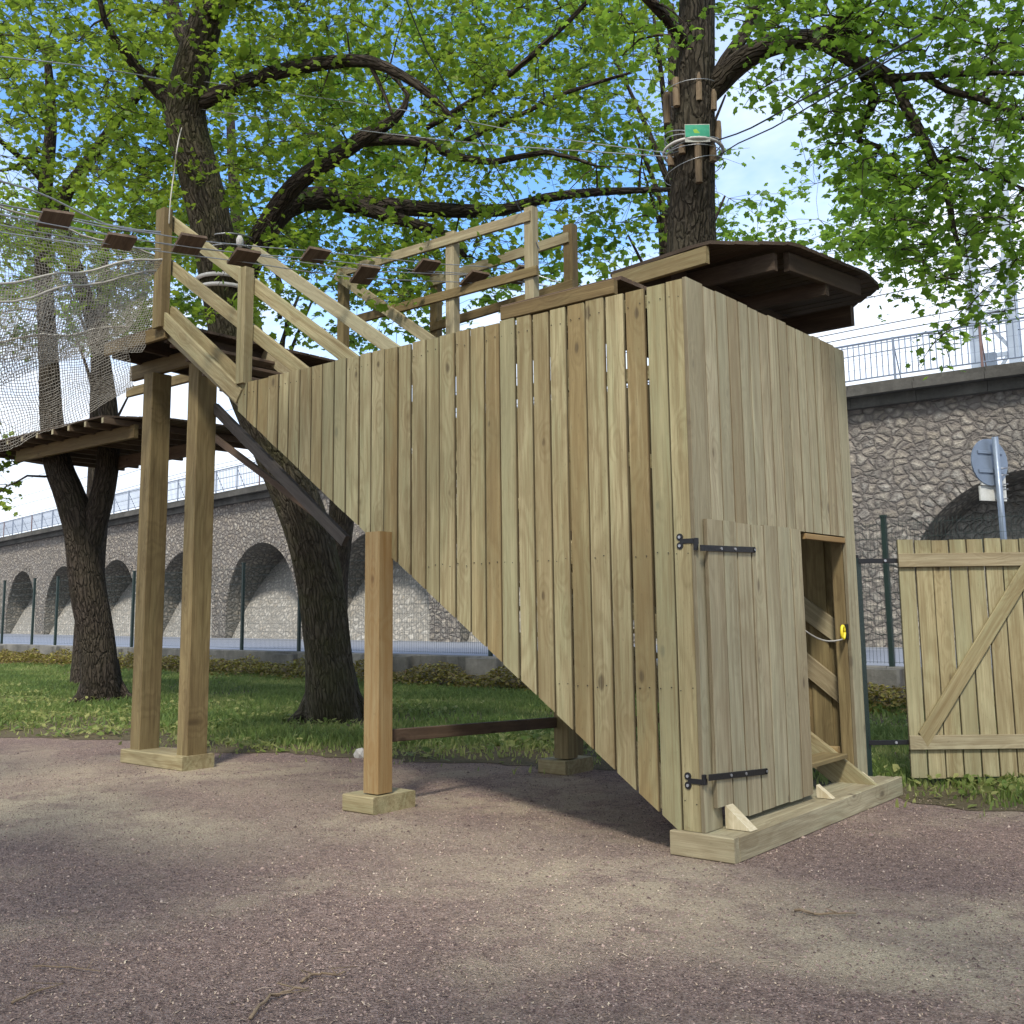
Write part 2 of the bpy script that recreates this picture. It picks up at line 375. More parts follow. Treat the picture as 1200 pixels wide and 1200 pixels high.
def link(name, me, m, parent=None, smooth=False, kind=None):
    for x in (m if isinstance(m, list) else [m]): me.materials.append(x)
    if smooth: me.polygons.foreach_set('use_smooth', [True]*len(me.polygons))
    o = bpy.data.objects.new(name, me); COL.objects.link(o)
    if parent is not None: o.parent = parent; o.matrix_parent_inverse = Matrix.Translation(-parent.location) if parent.parent is None else Matrix.Identity(4)
    if kind: o['kind'] = kind
    return o
def thing(name, label, cat, loc=(0, 0, 0), group=None):
    o = bpy.data.objects.new(name, None); COL.objects.link(o); o.location = loc; o.empty_display_size = .2
    o['label'] = label; o['category'] = cat
    if group: o['group'] = group
    return o
def tag(o, label, cat, group=None):
    o['label'] = label; o['category'] = cat
    if group: o['group'] = group
    return o
def np_mesh(name, verts, nper, faces, tone, m, parent=None, kind=None, smooth=False):
    "many small copies of one outline: verts (K,n,3), faces one list of index tuples"
    K = verts.shape[0]
    me = bpy.data.meshes.new(name)
    me.vertices.add(K*nper); me.vertices.foreach_set('co', verts.reshape(-1).astype(np.float32))
    fl = [len(f) for f in faces]; tot = sum(fl)
    loops = np.concatenate([np.array(f) for f in faces])
    allloops = (loops[None, :]+(np.arange(K)*nper)[:, None]).ravel()
    me.loops.add(len(allloops)); me.loops.foreach_set('vertex_index', allloops.astype(np.int32))
    st = np.concatenate([[0], np.cumsum(fl)[:-1]])
    me.polygons.add(K*len(faces))
    me.polygons.foreach_set('loop_start', (st[None, :]+(np.arange(K)*tot)[:, None]).ravel().astype(np.int32))
    me.polygons.foreach_set('loop_total', np.tile(fl, K).astype(np.int32))
    me.update(calc_edges=True)
    a = me.attributes.new('tone', 'FLOAT', 'POINT'); a.data.foreach_set('value', np.repeat(tone, nper).astype(np.float32))
    return link(name, me, m, parent, smooth, kind)

# ------------------------------------------------------------------ ground, turf, road
def sheet(name, pts, z, m, kind='structure', thick=None):
    me = bpy.data.meshes.new(name)
    me.from_pydata([(x, y, z) for x, y in pts], [], [tuple(range(len(pts)))]); me.update()
    return link(name, me, m, None, False, kind)
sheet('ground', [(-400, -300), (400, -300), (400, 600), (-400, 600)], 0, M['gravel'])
def fence_y(x): return 9.82-.0655*(x+2.49)
# turf edge: wavy line between the gravel and the low wall
edge_px = [(-260, 845), (-100, 856), (0, 862), (120, 868), (250, 880), (420, 890), (560, 893), (700, 905), (900, 925), (1035, 938), (1110, 948), (1200, 955), (1330, 965), (1600, 985)]
E0 = [at(px, py, z=0) for px, py in edge_px]
edge = []
for i in range(len(E0)-1):
    L = (E0[i+1]-E0[i]).length; k = max(2, int(L/.12))
    for j in range(k):
        p = E0[i].lerp(E0[i+1], j/k); x = p.x
        w = .13*math.sin(x*2.1)+.09*math.sin(x*5.3+1)+.05*math.sin(x*13.7)+random.uniform(-.035, .035)
        edge.append((p.x+w*.3, p.y+w))
EDGE = np.array(edge)
tl = [(EDGE[0][0]-8, EDGE[0][1]+1)]+edge+[(EDGE[-1][0]+8, EDGE[-1][1]+3)]
back = [(x, fence_y(x)-.02) for x in np.linspace(EDGE[-1][0]+8, EDGE[0][0]-8, 12)]
me = bpy.data.meshes.new('turf')
vs = []; fs = []
xs_sorted = sorted(tl, key=lambda p: p[0])
for i, (x, y) in enumerate(xs_sorted):
    vs += [(x, y, .004), (x, fence_y(x)-.02, .004)]
for i in range(len(xs_sorted)-1): fs.append((2*i, 2*i+2, 2*i+3, 2*i+1))
me.from_pydata(vs, [], fs); me.update(); link('turf', me, M['turf'], None, False, 'structure')
TE = np.array(xs_sorted)
def edge_y(x): return np.interp(x, TE[:, 0], TE[:, 1])

# grass blades
def grass():
    K = 170000
    x = rng.uniform(-30, 9, K*2); y0 = edge_y(x); y1 = 9.82-.0655*(x+2.49)-.1
    y = y0-.4+(y1-y0+.4)*rng.uniform(0, 1, K*2)
    px, py, d = proj(np.stack([x, y, np.zeros_like(x)], 1))
    clump = (np.sin(x*1.7+np.sin(y*1.3)*2)+np.sin(y*2.3+x*.6))*.25+.5
    edge_d = np.clip((y-y0)/1.1-.25*np.abs(np.sin(x*1.9+np.sin(x*.7)*2)), 0, 1)
    keep = (px > -60) & (px < 1290) & (rng.random(K*2) < (.05+.95*edge_d)*np.where(y < y0, .35, 1)*np.where(np.sin(x*.9+1.3*np.sin(y*.8))+np.sin(y*1.5+x*.4) < -1.0, .25, 1)*(.45+.55*clump)) & (d > 0)
    for (tx_, ty_, tr_) in ((-7.73, 3.91, .95), (-13.69, 4.05, .8)): keep &= (np.hypot(x-tx_, y-ty_) > tr_*.75) | (rng.random(K*2) < .25)
    # less cover where the blades would be specks far off
    x, y, d, clump, edge_d = x[keep][:K], y[keep][:K], d[keep][:K], clump[keep][:K], edge_d[keep][:K]
    K = len(x); h = rng.uniform(.045, .13, K)*(.55+.45*edge_d)*(.7+.5*clump); an = rng.uniform(0, 6.28, K); wd = rng.uniform(.005, .011, K)*(1+d*.03)
    lean = rng.uniform(.1, .8, K)*h; la = rng.uniform(0, 6.28, K)
    c, s_ = np.cos(an)*wd, np.sin(an)*wd
    P = np.zeros((K, 5, 3)); z0 = np.zeros(K)
    P[:, 0] = np.stack([x-c, y-s_, z0], 1); P[:, 1] = np.stack([x+c, y+s_, z0], 1)
    mx, my = x+np.cos(la)*lean*.35, y+np.sin(la)*lean*.35
    P[:, 2] = np.stack([mx+c*.8, my+s_*.8, h*.6], 1); P[:, 3] = np.stack([mx-c*.8, my-s_*.8, h*.6], 1)
    P[:, 4] = np.stack([x+np.cos(la)*lean, y+np.sin(la)*lean, h], 1)
    tone = np.clip(rng.normal(.45, .18, K)+(.5-clump)*.5+(1-edge_d)*.45, 0, 1)
    o = np_mesh('grass', P, 5, [(0, 1, 2, 3), (3, 2, 4)], tone, M['grass'], kind='stuff')
    tag(o, 'green grass growing between the gravel and the low concrete wall', 'grass')
grass()

# broad low leaves: weeds in the turf and yellowing cover along the wall
def cover(name, label, K, xf, mtl, size, hh, tone_mu):
    x, y = xf(K); px, py, d = proj(np.stack([x, y, 0*x], 1)); k = (px > -50) & (px < 1270); x, y = x[k], y[k]; K = len(x)
    bump_ = (np.sin(x*2.6)+np.sin(x*5.1+2)+np.sin(y*4+x*3.3))/6+.5
    z = rng.uniform(.01, 1, K)**.7*hh*(.35+.9*bump_)
    s = rng.uniform(.6, 1.2, K)*size; an = rng.uniform(0, 6.28, K); ti = rng.uniform(-.7, .7, K); t2 = rng.uniform(-.7, .7, K)
    base = np.array([(0, -.5, 0), (.36, -.1, .08), (.2, .35, .1), (0, .6, 0), (-.2, .35, .1), (-.36, -.1, .08)])
    ca, sa = np.cos(an), np.sin(an)
    P = base[None]*s[:, None, None]
    X = P[..., 0]*ca[:, None]-P[..., 1]*sa[:, None]; Y = P[..., 0]*sa[:, None]+P[..., 1]*ca[:, None]
    Z = P[..., 2]+X*ti[:, None]+Y*t2[:, None]
    out = np.stack([X+x[:, None], Y+y[:, None], np.maximum(Z+z[:, None], .008)], -1)
    o = np_mesh(name, out, 6, [(0, 1, 2, 3), (0, 3, 4, 5)], np.clip(rng.normal(tone_mu, .25, K), 0, 1), mtl, kind='stuff')
    tag(o, label, 'plants')
def xf_wall(K):
    x = rng.uniform(-34, 8, K); f = np.abs(rng.normal(0, .55, K)); return x, 9.82-.0655*(x+2.49)-.12-f
cover('ground_cover', 'yellow and rusty low ground cover along the foot of the concrete wall', 30000, xf_wall, M['cover'], .075, .42, .5)
def xf_weed(K):
    cx = rng.uniform(-20, 6, 150); cy = edge_y(cx)+rng.uniform(.1, 1, 150)**1.3*5
    i = rng.integers(0, 150, K); r = rng.normal(0, .28, (2, K)); return cx[i]+r[0], np.minimum(np.maximum(cy[i]+r[1], edge_y(cx[i]+r[0])+.05), 9.5)
cover('broad_leaf_weeds', 'bright broad leaved weeds growing in patches in the grass', 9000, xf_weed, M['grass'], .075, .10, .75)

# loose chips on the gravel
def chips():
    K = 60000
    r = rng.uniform(1.6**.5, 13**.5, K*2)**2; th = rng.uniform(-.62, .62, K*2)+YAW
    x = CAM.x+np.sin(th)*r; y = CAM.y+np.cos(th)*r
    k = (y < edge_y(x)-.02); x, y, r = x[k][:K], y[k][:K], r[k][:K]; K = len(x)
    s = rng.lognormal(math.log(.0034), .38, K)*(1+r*.05)
    base = np.array([(1, 0, 0), (.1, .8, 0), (-.9, .3, 0), (-.5, -.8, 0), (.6, -.7, 0), (.15, 0, .75)])
    P = base[None]*s[:, None, None]*(1+rng.uniform(-.35, .35, (K, 6, 3)))
    an = rng.uniform(0, 6.28, K); ca, sa = np.cos(an)[:, None], np.sin(an)[:, None]
    st = rng.uniform(.5, 1, K)[:, None]
    X = P[..., 0]*ca-P[..., 1]*st*sa; Y = P[..., 0]*sa+P[..., 1]*st*ca
    out = np.stack([X+x[:, None], Y+y[:, None], np.abs(P[..., 2])+.0008], -1)
    o = np_mesh('gravel_chips', out, 6, [(0, 1, 5), (1, 2, 5), (2, 3, 5), (3, 4, 5), (4, 0, 5)], rng.uniform(0, .985, K)**1.25, M['chip'], kind='stuff')
    tag(o, 'fine loose purple grey and pale chips lying over the gravel', 'gravel')
    K = 17000   # dry bits: bracts and straws
    r = rng.uniform(1.7**.6, 11**.6, K)**(1/.6); th = rng.uniform(-.6, .6, K)+YAW
    x = CAM.x+np.sin(th)*r; y = CAM.y+np.cos(th)*r; k = (y < edge_y(x)+.3); x, y, r = x[k], y[k], r[k]; K = len(x)
    L = rng.lognormal(math.log(.0052), .55, K)*np.where(rng.random(K) < .03, 3.2, 1); w = rng.uniform(.0010, .0028, K)*(1+r*.06); an = rng.uniform(0, 3.14, K); bd = rng.uniform(-.3, .3, K)*L
    c, s = np.cos(an), np.sin(an)
    def pt(u, v, z): return np.stack([x+c*u-s*v, y+s*u+c*v, z], 1)
    z = rng.uniform(.004, .010, K)
    out = np.stack([pt(-L, -w, z*.4), pt(-L, w, z*.4), pt(0*L, bd+w, z), pt(0*L, bd-w, z), pt(L, w*.6, z*.5), pt(L, -w*.6, z*.5)], 1)
    o = np_mesh('plant_litter', out, 6, [(0, 3, 2, 1), (3, 5, 4, 2)], np.clip(rng.normal(.79, .09, K), .6, 1), M['litter'], kind='stuff')
    tag(o, 'dry straw coloured bits of stalk scattered on the gravel', 'litter')
def mat_litter():
    m, nt, out = mat('dry_litter'); n = N(nt)
    c = n.ramp(n.attr('tone').outputs['Fac'], [(0.6, (.10, .07, .055)), (.85, (.36, .27, .20)), (1.0, (.56, .47, .34))])
    s = n.bsdf(c, .9, .1); n.link(s.outputs[0], out.inputs[0]); return m
M['litter'] = mat_litter()
chips()

def stick(label, px, r=.006, group=None):
    pts = []
    P = [at(a, b, z=.012) for a, b in px]
    for i in range(len(P)-1):
        for j in range(4): pts.append(P[i].lerp(P[i+1], j/4)+V((random.uniform(-.008, .008), random.uniform(-.008, .008), random.uniform(-.003, .006))))
    pts.append(P[-1])
    mb = MB(); mb.tube(pts, [r*(1.15-.6*i/len(pts)) for i in range(len(pts))], 6)
    for k in (len(pts)//3, 2*len(pts)//3):
        q = pts[k]; mb.tube([q, q+V((random.uniform(-.08, .08), random.uniform(-.08, .08), .02)), q+V((random.uniform(-.14, .14), random.uniform(-.12, .12), .012))], [r*.6, r*.4, r*.25], 5)
    tag(mb.build('twig', M['log'], None, True), label, 'twig', group)
stick('forked brown twig on the gravel at the bottom of the picture', [(295, 1192), (318, 1168), (345, 1160), (362, 1157)], .006)
stick('small crossed twig lying just right of the long forked twig', [(352, 1150), (367, 1141), (392, 1142), (405, 1139)], .005)
stick('straight pale twig at the bottom left on the gravel', [(14, 1174), (34, 1166), (52, 1159)], .005)
stick('thin long straw coloured twig left of the forked twig', [(40, 1132), (80, 1133), (118, 1138)], .003)
stick('dark thin twig lying on the gravel in front of the stair base', [(930, 1066), (962, 1072), (1003, 1070)], .006)

mb = MB(); c0 = at(424, 882, z=.05)
for k in range(3): mb.tube([c0+V((-.05+k*.01, 0, -.05)), c0+V((0, 0, 0)), c0+V((.02, .01, .035))], [.055-.008*k, .06-.01*k, .02], 9, flute=.25, seed=k)
tag(mb.build('pale_stone', M['stone_white'], None, False), 'pale white stone on the ground behind the single front post', 'stone')

# ------------------------------------------------------------------ road, low wall, fence
me = bpy.data.meshes.new('road')
xl, xr = -160, 90
me.from_pydata([(xl, fence_y(xl)+.28, .5), (xr, fence_y(xr)+.28, .5), (xr, 34, .5), (xl, 44, .5)], [], [(0, 1, 2, 3)]); me.update()
link('road', me, M['road'], None, False, 'structure')

wallT = thing('low_wall', 'low weathered concrete wall with thicker piers under the wire fence', 'wall', (-15, 10.6, 0))
mb = MB()
px_blocks = [1.5, -2.7, -7.1, -10.6, -13.2, -17.2, -21.5, -25.8, -30, -34.4, -39]
xs = np.arange(-60, 14, 2.5)
for i in range(len(xs)-1):
    a = V((xs[i], fence_y(xs[i])+.16, .29)); b = V((xs[i+1]-.012, fence_y(xs[i+1])+.16, .29+random.uniform(-.006, .006)))
    mb.plank(a, b, .58, .28, (0, 0, 1), .02)
for i in range(len(mb.v)): mb.g[i] = mb.v[i]
mb.build('wall_body', M['concrete'], wallT)
for x in px_blocks:
    w = random.uniform(.75, 1.15); m2 = MB()
    m2.plank((x, fence_y(x)+.08, -.02), (x, fence_y(x)+.08, .55+random.uniform(-.03, .03)), w, .50, (1, 0, 0), .035, seg=3)
    m2.build('pier', M['concrete'], wallT)

fx = [at(p, 757, y=11.0).x for p in (5, 36, 84, 137, 203, 280, 353, 463)]
fx = [-40, -37, -34.4]+fx+[-10.6, -7.9, -5.2, at(1037, 700, y=9.85).x, .1, 2.7, 5.3, 7.9]
fT = thing('wire_fence', 'tall dark green welded wire fence on top of the low concrete wall', 'fence', (-15, 10.7, .6))
for x in fx:
    y = fence_y(x)+.16; m2 = MB()
    m2.box((x-.035, y-.035, .56), (x+.035, y+.035, 2.75), .004); m2.box((x-.043, y-.043, 2.75), (x+.043, y+.043, 2.785), .004)
    m2.build('post', M['green_post'], fT)
mb = MB()
def wire(a, b, r): mb.tube([a, b], r, 3, caps=False)
fs_ = sorted(fx)
for i in range(len(fs_)-1):
    x0, x1 = fs_[i], fs_[i+1]
    if x1 < -36: continue
    k = int((x1-x0)/(.055 if x1 > -24 else .11))
    for j in range(1, k):
        x = x0+(x1-x0)*j/k; y = fence_y(x)+.16; wire((x, y, .62), (x, y, 2.7), .0026)
    for zz in np.arange(.64, 2.72, .2): wire((x0, fence_y(x0)+.155, zz), (x1, fence_y(x1)+.155, zz), .0032)
mb.build('wire_panel', M['green_post'], fT)

# ------------------------------------------------------------------ viaduct
PATH = np.array([(-190, 50), (-130, 39), (-69, 28.2), (-46.75, 24.4), (-31.3, 22.0), (-18.3, 20.6), (-6.8, 20.0), (-2.8, 20.15), (.46, 20.6), (12, 22.8), (45, 32)])
PS = np.r_[0, np.cumsum(np.linalg.norm(np.diff(PATH, axis=0), axis=1))]
S0 = PS[2]
def path(s, off=0.0, z=0.0):
    s_ = s+S0
    def raw(q): return np.array([np.interp(q, PS, PATH[:, 0]), np.interp(q, PS, PATH[:, 1])])
    p = (raw(s_-3)+raw(s_-1.5)+raw(s_)+raw(s_+1.5)+raw(s_+3))/5
    t = raw(s_+4)-raw(s_-4); t /= np.linalg.norm(t); nrm = np.array([-t[1], t[0]])
    p = p+nrm*off
    return V((p[0], p[1], z))
via = thing('railway_viaduct', 'long rubble stone railway viaduct with arched recesses behind the trees', 'viaduct', (-18, 21, .5))
ARC = [66.9+7.55*k for k in range(5, 0, -1)]+[66.9, 59.35, 51.8, 44.2, 36.05, 28.7, 20.3, 12.0, 4.2]+[4.2-7.7*k for k in range(1, 12)]
HW, SPR, ZT, ZB = 3.02, 1.5, 6.4, .45
def DEPZ(z): return .30+(z-ZB)*.50     # the infill leans back
def arch_top(ds): return SPR+math.sqrt(max(0, HW*HW-ds*ds))
wall = MB()
smin, smax = ARC[-1]-3.8, ARC[0]+3.8
def quad(mbx, P, G):
    o = len(mbx.v); mbx.v += [tuple(p) for p in P]; mbx.g += [tuple(g) for g in G]; mbx.t += [.5]*4; mbx.f.append((o, o+1, o+2, o+3))
for ci, c in enumerate(ARC):
    cl_ = (c+ARC[ci+1])/2 if ci+1 < len(ARC) else c-3.8; cr_ = (c+ARC[ci-1])/2 if ci else c+3.8
    inf = MB(); sof = MB(); ring_ = MB()
    for (a, b) in ((cl_, c-HW), (c+HW, cr_)):
        quad(wall, [path(a, 0, ZB), path(b, 0, ZB), path(b, 0, ZT), path(a, 0, ZT)], [(a, 0, ZB), (b, 0, ZB), (b, 0, ZT), (a, 0, ZT)])
    n_ = 28; ds = [-HW*math.cos(math.pi*i/n_) for i in range(n_+1)]
    for i in range(n_):
        a, b = c+ds[i], c+ds[i+1]; za, zb = arch_top(ds[i]), arch_top(ds[i+1])
        quad(wall, [path(a, 0, za), path(b, 0, zb), path(b, 0, ZT), path(a, 0, ZT)], [(a, 0, za), (b, 0, zb), (b, 0, ZT), (a, 0, ZT)])
        arcl = 3+HW*math.pi*i/n_; arcl2 = 3+HW*math.pi*(i+1)/n_
        quad(sof, [path(a, 0, za), path(a, DEPZ(za), za), path(b, DEPZ(zb), zb), path(b, 0, zb)], [(0, 0, arcl), (DEPZ(za), 0, arcl), (DEPZ(zb), 0, arcl2), (0, 0, arcl2)])
        quad(inf, [path(a, DEPZ(ZB), ZB), path(b, DEPZ(ZB), ZB), path(b, DEPZ(zb), zb), path(a, DEPZ(za), za)], [(a, 5, ZB), (b, 5, ZB), (b, 5, zb), (a, 5, za)])
    for sgn in (-1, 1):
        a = c+sgn*HW
        P = [path(a, 0, ZB), path(a, DEPZ(ZB), ZB), path(a, DEPZ(SPR), SPR), path(a, 0, SPR)]; G_ = [(0, sgn, ZB), (DEPZ(ZB), sgn, ZB), (DEPZ(SPR), sgn, SPR), (0, sgn, SPR)]
        quad(sof, P if sgn < 0 else P[::-1], G_ if sgn < 0 else G_[::-1])
    n_ = 34
    for i in range(n_):
        a0 = math.pi*(i+.06)/n_; a1 = math.pi*(i+.94)/n_; r0, r1 = HW-.005, HW+.36+random.uniform(-.08, .12)
        pr_ = random.uniform(.01, .035); P = []
        for off in (-pr_, .05):
            for (r_, a) in ((r0, a0), (r1, a0), (r1, a1), (r0, a1)): P.append(path(c-r_*math.cos(a), off, SPR+r_*math.sin(a)))
        ring_.add(P, [(0, 3, 2, 1), (4, 5, 6, 7), (0, 1, 5, 4), (1, 2, 6, 5), (2, 3, 7, 6), (3, 0, 4, 7)], [(a0*HW, off, 0) if False else tuple(p) for p in P], random.random())
    if c > -35 and c < 80:
        io = inf.build('arch_infill', M['infill'], via)
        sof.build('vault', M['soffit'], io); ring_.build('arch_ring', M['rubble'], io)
wall.build('stone_wall', M['rubble'], via)
mb = MB()
for (o0, o1, z0, z1) in ((-.22, .5, 6.36, 6.62), (-.48, .6, 6.625, 6.80), (-.36, .5, 6.805, 6.93)):
    ss = np.arange(smin, smax, 1.6)
    for i in range(len(ss)-1):
        a, b = ss[i], ss[i+1]-.012; P = [path(q, o, z) for q in (a, b) for (o, z) in ((o0, z0), (o1, z0), (o1, z1), (o0, z1))]
        mb.add(P, [(0, 1, 2, 3), (7, 6, 5, 4), (0, 4, 5, 1), (1, 5, 6, 2), (2, 6, 7, 3), (3, 7, 4, 0)], [tuple(p) for p in P], .5)
mb.build('cornice', M['cornice'], via)
# deck behind so the top is solid
mb = MB()
ss = np.arange(smin, smax, 4.0)
for i in range(len(ss)-1):
    a, b = ss[i], ss[i+1]; P = [path(q, o, z) for q in (a, b) for (o, z) in ((.3, 6.2), (9, 6.2), (9, 6.9), (.3, 6.9))]
    mb.add(P, [(0, 1, 2, 3), (7, 6, 5, 4), (0, 4, 5, 1), (1, 5, 6, 2), (2, 6, 7, 3), (3, 7, 4, 0)], [tuple(p) for p in P], .5)
mb.build('track_deck', M['concrete'], via)
rail = thing('viaduct_railing', 'blue grey iron railing with upright bars along the top of the viaduct', 'railing', (-18, 21, 6.9))
mb = MB(); mp = MB()
ss = np.arange(-30, 92, 2.0)
for i in range(len(ss)-1):
    a, b = ss[i], ss[i+1]
    for zz, r in ((8.0, .028), (7.09, .02), (7.93, .012)): mb.tube([path(a, -.12, zz), path(b, -.12, zz)], r, 5, caps=False)
    k = 14
    for j in range(1, k):
        q = a+(b-a)*j/k; mb.tube([path(q, -.12, 7.09), path(q, -.12, 7.98)], .014, 4, caps=False)
    for zz in (7.35, 7.62): mb.tube([path(a, -.09, zz), path(b, -.09, zz)], .005, 3, caps=False)
mb.build('bar', M['rail_blue'], rail, kind=None).name = 'railing_bars'
for i, q in enumerate(ss):
    if q < -20: continue
    m2 = MB(); m2.tube([path(q, -.12, 6.86), path(q, -.12, 8.03)], .032, 6)
    m2.tube([path(q, -.12, 7.9), path(q, .35, 6.95)], .016, 5)
    m2.build('railing_post', M['rust'] if i % 3 == 0 else M['rail_blue'], rail)

# catenary mast and wires above the viaduct
q0 = 67.9
mp_ = at(1166, 400, y=23.5); MX, MY = mp_.x, mp_.y
mastT = thing('catenary_mast', 'pale grey lattice railway mast rising behind the viaduct railing', 'mast', (MX, MY, 6.9))
m2 = MB()
for dx in (-.47, .47):
    a = V((MX+dx, MY, 6.9)); m2.box((a.x-.13, a.y-.13, 6.9), (a.x+.13, a.y+.13, 17), .01)
m2.build('leg', M['mast'], mastT)
m2 = MB()
zz = 7.0; sg = 1
while zz < 16.5:
    a = V((MX-.34*sg, MY, zz)); b = V((MX+.34*sg, MY, zz+1.0)); m2.plank(a, b, .09, .03, (0, 0, 1), .003)
    c_ = V((MX-.34, MY, zz+.98)); d_ = V((MX+.34, MY, zz+.98)); m2.plank(c_, d_, .12, .05, (0, 0, 1), .003); zz += 1.15; sg = -sg
m2.build('bracing', M['mast'], mastT)
m2 = MB(); a = V((MX-.1, MY-.25, 7.75)); m2.box((a.x-.16, a.y-.1, a.z-.25), (a.x+.16, a.y+.1, a.z+.25), .01); m2.build('equipment_box', M['sign_grey'], mastT)
for (off, zz, sag, lab) in ((1.8, 11.6, .3, 'top overhead railway wire above the viaduct'), (2.5, 10.7, .3, 'second highest overhead railway wire above the viaduct'), (2.1, 9.9, .25, 'third highest overhead railway wire above the viaduct'),
        (3.0, 9.3, .15, 'third lowest overhead railway wire above the viaduct'), (2.4, 8.9, .1, 'second lowest overhead railway wire above the viaduct'), (3.2, 8.55, .05, 'lowest overhead railway wire above the viaduct')):
    m2 = MB(); pts = [path(s_, off, zz-sag*math.sin(math.pi*((s_-q0) % 45)/45)) for s_ in np.arange(-40, 91, 3.0)]
    m2.tube(pts, .013, 4, caps=False); tag(m2.build('overhead_wire', M['wire']), lab, 'wire', 'overhead railway wires')

# ------------------------------------------------------------------ road sign seen from the back
base = at(1183, 700, y=12.2); bx, by = base.x, base.y
sg = thing('road_sign', 'back of a round grey road sign with two small plates on a blue grey pole', 'road sign', (bx, by, .5))
dpt = (base-CAM).dot(CD)
def sz(py, px=1175): return at(px, py, d=dpt)
m2 = MB(); top = sz(512, 1165); bot = V((base.x, base.y, .5)); m2.tube([bot, V((top.x+.01, top.y, top.z))], .05, 10); m2.build('pole', M['sign_grey'], sg, True)
_vd = (base-CAM); _vd.z = 0; _vd.normalize(); face = (Matrix.Rotation(math.radians(47), 3, 'Z') @ (-_vd)).normalized()   # disc normal; seen obliquely
side = V((-face.y, face.x, 0))
def disc(mb_, c, rad, th, n=28, flat=None):
    P = []
    for o_ in (-th, th):
        for k in range(n):
            an = 2*math.pi*k/n; x, z = math.cos(an)*rad, math.sin(an)*rad
            if flat: x = max(-flat[0], min(flat[0], x*1.6)); z = max(-flat[1], min(flat[1], z*1.6))
            P.append(c+side*x+V((0, 0, z))+face*o_)
    mb_.add(P, [tuple(range(n-1, -1, -1)), tuple(range(n, 2*n))]+[(k, (k+1) % n, n+(k+1) % n, n+k) for k in range(n)], P, .5)
cc = sz(541, 1163)
m2 = MB(); disc(m2, cc-face*.06, .37, .012); 
for dz in (-.15, .15): m2.plank(cc+side*-.25+V((0, 0, dz))-face*.04, cc+side*.25+V((0, 0, dz))-face*.04, .05, .025)
m2.build('disc', M['sign_grey'], sg)
for py_, w in ((560, .25), (578, .27)):
    m2 = MB(); c1 = sz(py_, 1167); disc(m2, c1-face*.06, .2, .014, 24, (w, .115)); m2.build('plate', M['sign_white'], sg)
m2 = MB()
for py_ in (549, 557, 568, 574, 585):
    c1 = sz(py_, 1172); m2.tube([c1+V((-.12, 0, 0)), c1+V((.12, 0, 0))], .011, 5); m2.tube([c1+V((0, 0, -.012)), c1+V((0, 0, .012))], .06, 10)
m2.build('clamp', M['steel'], sg)

# ------------------------------------------------------------------ the wooden stair tower
HT, W, LX = 3.443, 2.45, -4.505
tw = thing('stair_tower', 'boarded pine stair tower with diagonal lower edge, raised platform and handrails', 'play structure', (0, 0, 0))
sx0, sz0, sx1, sz1 = -4.50, 3.205, -.155, .138
def slant(x): return sz0+(x-sx0)*(sz1-sz0)/(sx1-sx0)
bx_px = [281, 292, 304, 317, 329, 341, 354, 368, 381, 395, 409, 424, 438, 453, 469, 484, 501, 517, 535, 552, 569, 587, 606, 625, 645, 665, 687, 710, 733, 757, 781, 803]
bxs = [at(p, 328+.2365*(803-p), y=0).x for p in bx_px]; bxs[-1] = .0
SL = (sz1-sz0)/(sx1-sx0)
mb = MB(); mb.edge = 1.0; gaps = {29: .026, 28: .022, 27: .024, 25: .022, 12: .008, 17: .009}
for i in range(31):
    x0, x1 = bxs[i], bxs[i+1]; g = gaps.get(i, random.uniform(.014, .022))
    if i == 30: x1 = .0005
    xc = (x0+x1)/2; w = x1-x0-g*.5-random.uniform(.001, .004); x0_ = x0+g*.5
    xc = (x0_+(x1 if i == 30 else x1-.004))/2; w = (x1 if i == 30 else x1-.004)-x0_
    zb = max(slant(xc), .142); cut = SL if zb > .143 else 0.0
    if i == 30: zb = .142+.0; cut = 0.0
    zt = HT+random.uniform(-.006, .006)
    yo = random.choice((-.004, .0, .003))
    tone = min(1, max(0, random.gauss(.42, .28)))
    if i in (2, 20, 28, 25): tone = .9
    # plank runs upward from the slanted foot; width along X
    mb.plank((xc, -.014+yo, zb), (xc+random.uniform(-.002, .002), -.014+yo+random.uniform(-.003, .003), zt), w, .026, (1, 0, 0), .006, tone, cut, 0.0, seg=6, bow=random.uniform(-.003, .004))
mb.split = len(mb.f)
for i in range(31):
    x0, x1 = bxs[i], bxs[i+1]; xc = (x0+x1)/2
    for zz in (3.34, 1.75, .95, .30):
        if random.random() < .3: continue
        if zz < slant(x0)+.09 or zz > 3.4: continue
        for dx in (-.038, .038):
            p = V((xc+dx+random.uniform(-.008, .008), -.0315, zz+random.uniform(-.012, .012))); mb.tube([p, p+V((0, .006, 0))], .0034, 6)
mb.build('side_wall', [M['pine'], M['black_steel']], tw)
# the sloping plank under the wall's foot, battens inside
mb = MB()
for xz in (((-4.45, .03, 2.9), (-.25, .03, 2.9)), ((-3.3, .03, 1.75+.55), (-.1, .03, 2.3)), ((-1.6, .03, 1.25), (-.1, .03, 1.25))):
    mb.plank(xz[0] if xz[0][2] > slant(xz[0][0])+.1 else (-4.1, .03, 3.0), xz[1], .09, .04)
mb.plank((-4.45, .03, 3.36), (-.1, .03, 3.36), .09, .04)
mb.build('batten', M['pine'], tw)

